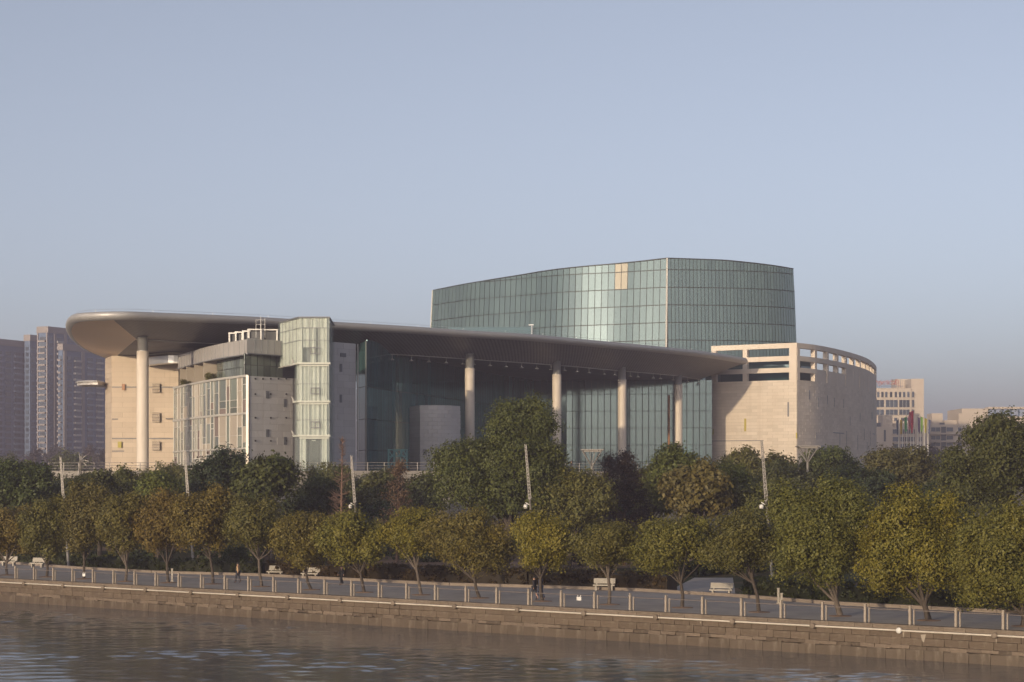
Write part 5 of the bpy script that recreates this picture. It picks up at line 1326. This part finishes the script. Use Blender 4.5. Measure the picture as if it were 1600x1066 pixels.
apartment('tallest apartment tower with a pale framed bay', 75, 1000, 6.6, 28, 510, R(25), [(.02, .12, 'pier'), (.18, .82, 'bal'), (.88, .98, 'pier')], [(.03, .14, 'win'), (.16, .22, 'pier'), (.23, .42, 'balw'), (.46, .52, 'pier'), (.56, .74, 'win'), (.80, .97, 'balg')])
apartment('apartment tower nearest the theatre with tan corner', 98, 960, 2.6, 52, 537, R(25), [(.2, .8, 'bal')], [(.01, .05, 'pier'), (.06, .14, 'win'), (.16, .26, 'balw'), (.28, .32, 'pier'), (.36, .46, 'balg'), (.5, .6, 'balw'), (.64, .72, 'win'), (.76, .84, 'balg'), (.88, .97, 'win')])
apartment('blue hazy tower just behind the rounded roof end', 150, 1080, 8, 50, 534, R(25), [(.2, .8, 'balg')], [(.1, .25, 'win'), (.3, .5, 'balg'), (.55, .7, 'win'), (.75, .95, 'balg')], trim='apt_grey', crown=False)

M['beige'] = plain('beige', (.41, .35, .30), .85, var=.07, scale=.08)
def flat_building(label, name, Y, boxes, wins, extra=None, group=None):
    """boxes: (x0,x1,ytop,ybottom,setback,depth) in photo pixels at depth Y; wins: (x0,x1,y0,y1)"""
    root = empty(name, (X(boxes[0][0], Y), Y, 0), label, 'building', group)
    for x0, x1, y0, y1, sb, dp in boxes:
        a, b = at(x0, y0, Y + sb), at(x1, y1, Y + sb); m_ = MB(); m_.box(((a.x + b.x) / 2, Y + sb + dp / 2, (a.z + max(0, b.z)) / 2), (b.x - a.x, dp, a.z - max(0, b.z))); m_.build('wall', M['beige'], root)
    for x0, x1, y0, y1, sb in wins:
        a, b = at(x0, y0, Y + sb), at(x1, y1, Y + sb); f_ = MB(); wz, hz = b.x - a.x, a.z - b.z; cx, cz = (a.x + b.x) / 2, (a.z + b.z) / 2
        f_.box((cx, Y + sb, cz), (wz, .3, hz)); o = f_.build('window', M['apt_glass'], root)
        m_ = MB(); m_.box((cx, Y + sb - .12, cz - hz / 2 - .1), (wz + .4, .5, .2)); m_.build('sill', M['beige'], o)
        if wz > 2.2:
            m_ = MB()
            nm_ = int(wz / 1.3)
            for t in range(1, nm_): m_ = MB(); m_.box((a.x + wz * t / nm_, Y + sb - .2, cz), (.12, .1, hz)); m_.build('mullion', M['apt_white'], o)
    return root
wins = [(x, x + 3.4, 612.5, 621, -.05) for x in (1364, 1370.5, 1377, 1383, 1390.5, 1398, 1404.5, 1411, 1417.5)]
wins += [(x0, x1, y0, y1, -.05) for x0, x1 in ((1362, 1381), (1384, 1402.5), (1405, 1421)) for y0, y1 in ((625, 636.5), (640, 648.5))]
wins += [(1425.2, 1428, 612, 621, -.05), (1425.2, 1428, 625, 636, -.05), (1425.2, 1428, 640, 646, -.05)]
wins += [(x, x + 5, 653, 658, -.05) for x in (1363, 1376, 1397, 1408, 1414)]
office = flat_building('beige office block with red rooftop sign right of the drum', 'office_block', 780, [(1340, 1424, 606.5, 760, 0, 30), (1424, 1443.5, 592, 760, .4, 34), (1400, 1424, 592.5, 606.6, 14, 10)], wins)
sg = MB(); r = random.Random(2)
for k_ in range(8):
    cx = 1371 + k_ * 4.6
    for _ in range(7):
        a = at(cx + r.uniform(-1.8, 1.8), 599 + r.uniform(-3.5, 3.5), 778); b = a + Vector(r.choice(((.9, 0, 0), (0, 0, .9), (.5, 0, .6), (-.5, 0, .6)))); sg.beam(a, b, .14, .16)
M['red_sign'] = plain('red_sign', (.34, .12, .11), .6); sg.build('rooftop_sign', M['red_sign'], office)
m_ = MB()
for k_ in range(14): m_.beam(at(1368 + k_ * 3, 606.5, 779), at(1368 + k_ * 3, 593 if k_ % 2 else 596, 779), .1, .1)
m_.beam(at(1367, 603.5, 779), at(1412, 603.5, 779), .12, .16); m_.build('sign_frame', M['apt_grey'], office)
w2 = [(1381, 1384, 672, 690, -.05)] + [(x0, x1, y0, y1, -.05) for y0, y1 in ((671, 678), (683, 690), (694, 700)) for x0, x1 in ((1395, 1405), (1407, 1412.5), (1414, 1419), (1420, 1429), (1436, 1440))]
flat_building('low beige apartment block behind the flagpoles', 'apartment_block', 640, [(1362, 1452, 667, 760, 0, 20), (1379, 1394.5, 648, 667.1, 3, 8), (1394.5, 1430, 661.5, 667.1, 4, 10), (1427, 1437, 646, 667.1, 5, 8)], w2 + [(1364, 1376, 661, 667, 1.5)])
w3 = [(x0, x1, y0, y1, -.05) for y0, y1 in ((668, 674.5), (681, 687), (692, 697)) for x0, x1 in ((1455, 1469), (1479, 1489), (1497, 1502))] + [(1470.5, 1478, 667, 700, -.05), (1468, 1476, 660.5, 664, 2.9)]
flat_building('beige stepped apartment block right of the flagpoles', 'apartment_block', 660, [(1452, 1512, 663.5, 760, 0, 20), (1456, 1473, 646, 663.6, 5, 8), (1470, 1512, 657, 663.6, 6, 10), (1498, 1516, 646, 663.6, 3, 9), (1452, 1512, 676.5, 679, -1, 1.1), (1452, 1512, 688.5, 691, -1, 1.1)], w3)
ob = flat_building('beige rooftop building with an open steel canopy at right', 'rooftop_building', 720, [(1503, 1544, 638.5, 760, 0, 24), (1544, 1680, 651, 760, 1, 24)], [(1556, 1568, 645, 650.5, 2)])
m_ = MB(); m_.box((X(1620, 724), 724, at(0, 638, 724).z), (X(1700, 724) - X(1543, 724), 6, .7)); m_.build('canopy', M['beige'], ob)
for px in (1556, 1567, 1581, 1592, 1612, 1634): m_ = MB(); m_.beam(at(px, 652, 722), at(px - (2 if px in (1556, 1581) else 0), 638.4, 722), .5, .5); m_.build('canopy_post', M['apt_grey'], ob)

# ================================================================== haze
hz = MB(); hz.obox((0, 1075, 48.6), (2000, 0, 0), (0, 2075, 0), (0, 0, 51.8))
hm = bpy.data.materials.new('haze_air'); hm.use_nodes = True; nt = hm.node_tree; nt.nodes.clear()
ho = nt.nodes.new('ShaderNodeOutputMaterial'); pv_ = nt.nodes.new('ShaderNodeVolumePrincipled')
pv_.inputs['Color'].default_value = (.92, .82, 1.0, 1); pv_.inputs['Density'].default_value = .00037; pv_.inputs['Anisotropy'].default_value = .2
nt.links.new(pv_.outputs[0], ho.inputs['Volume'])
tag(hz.build('haze', hm), kind='stuff')
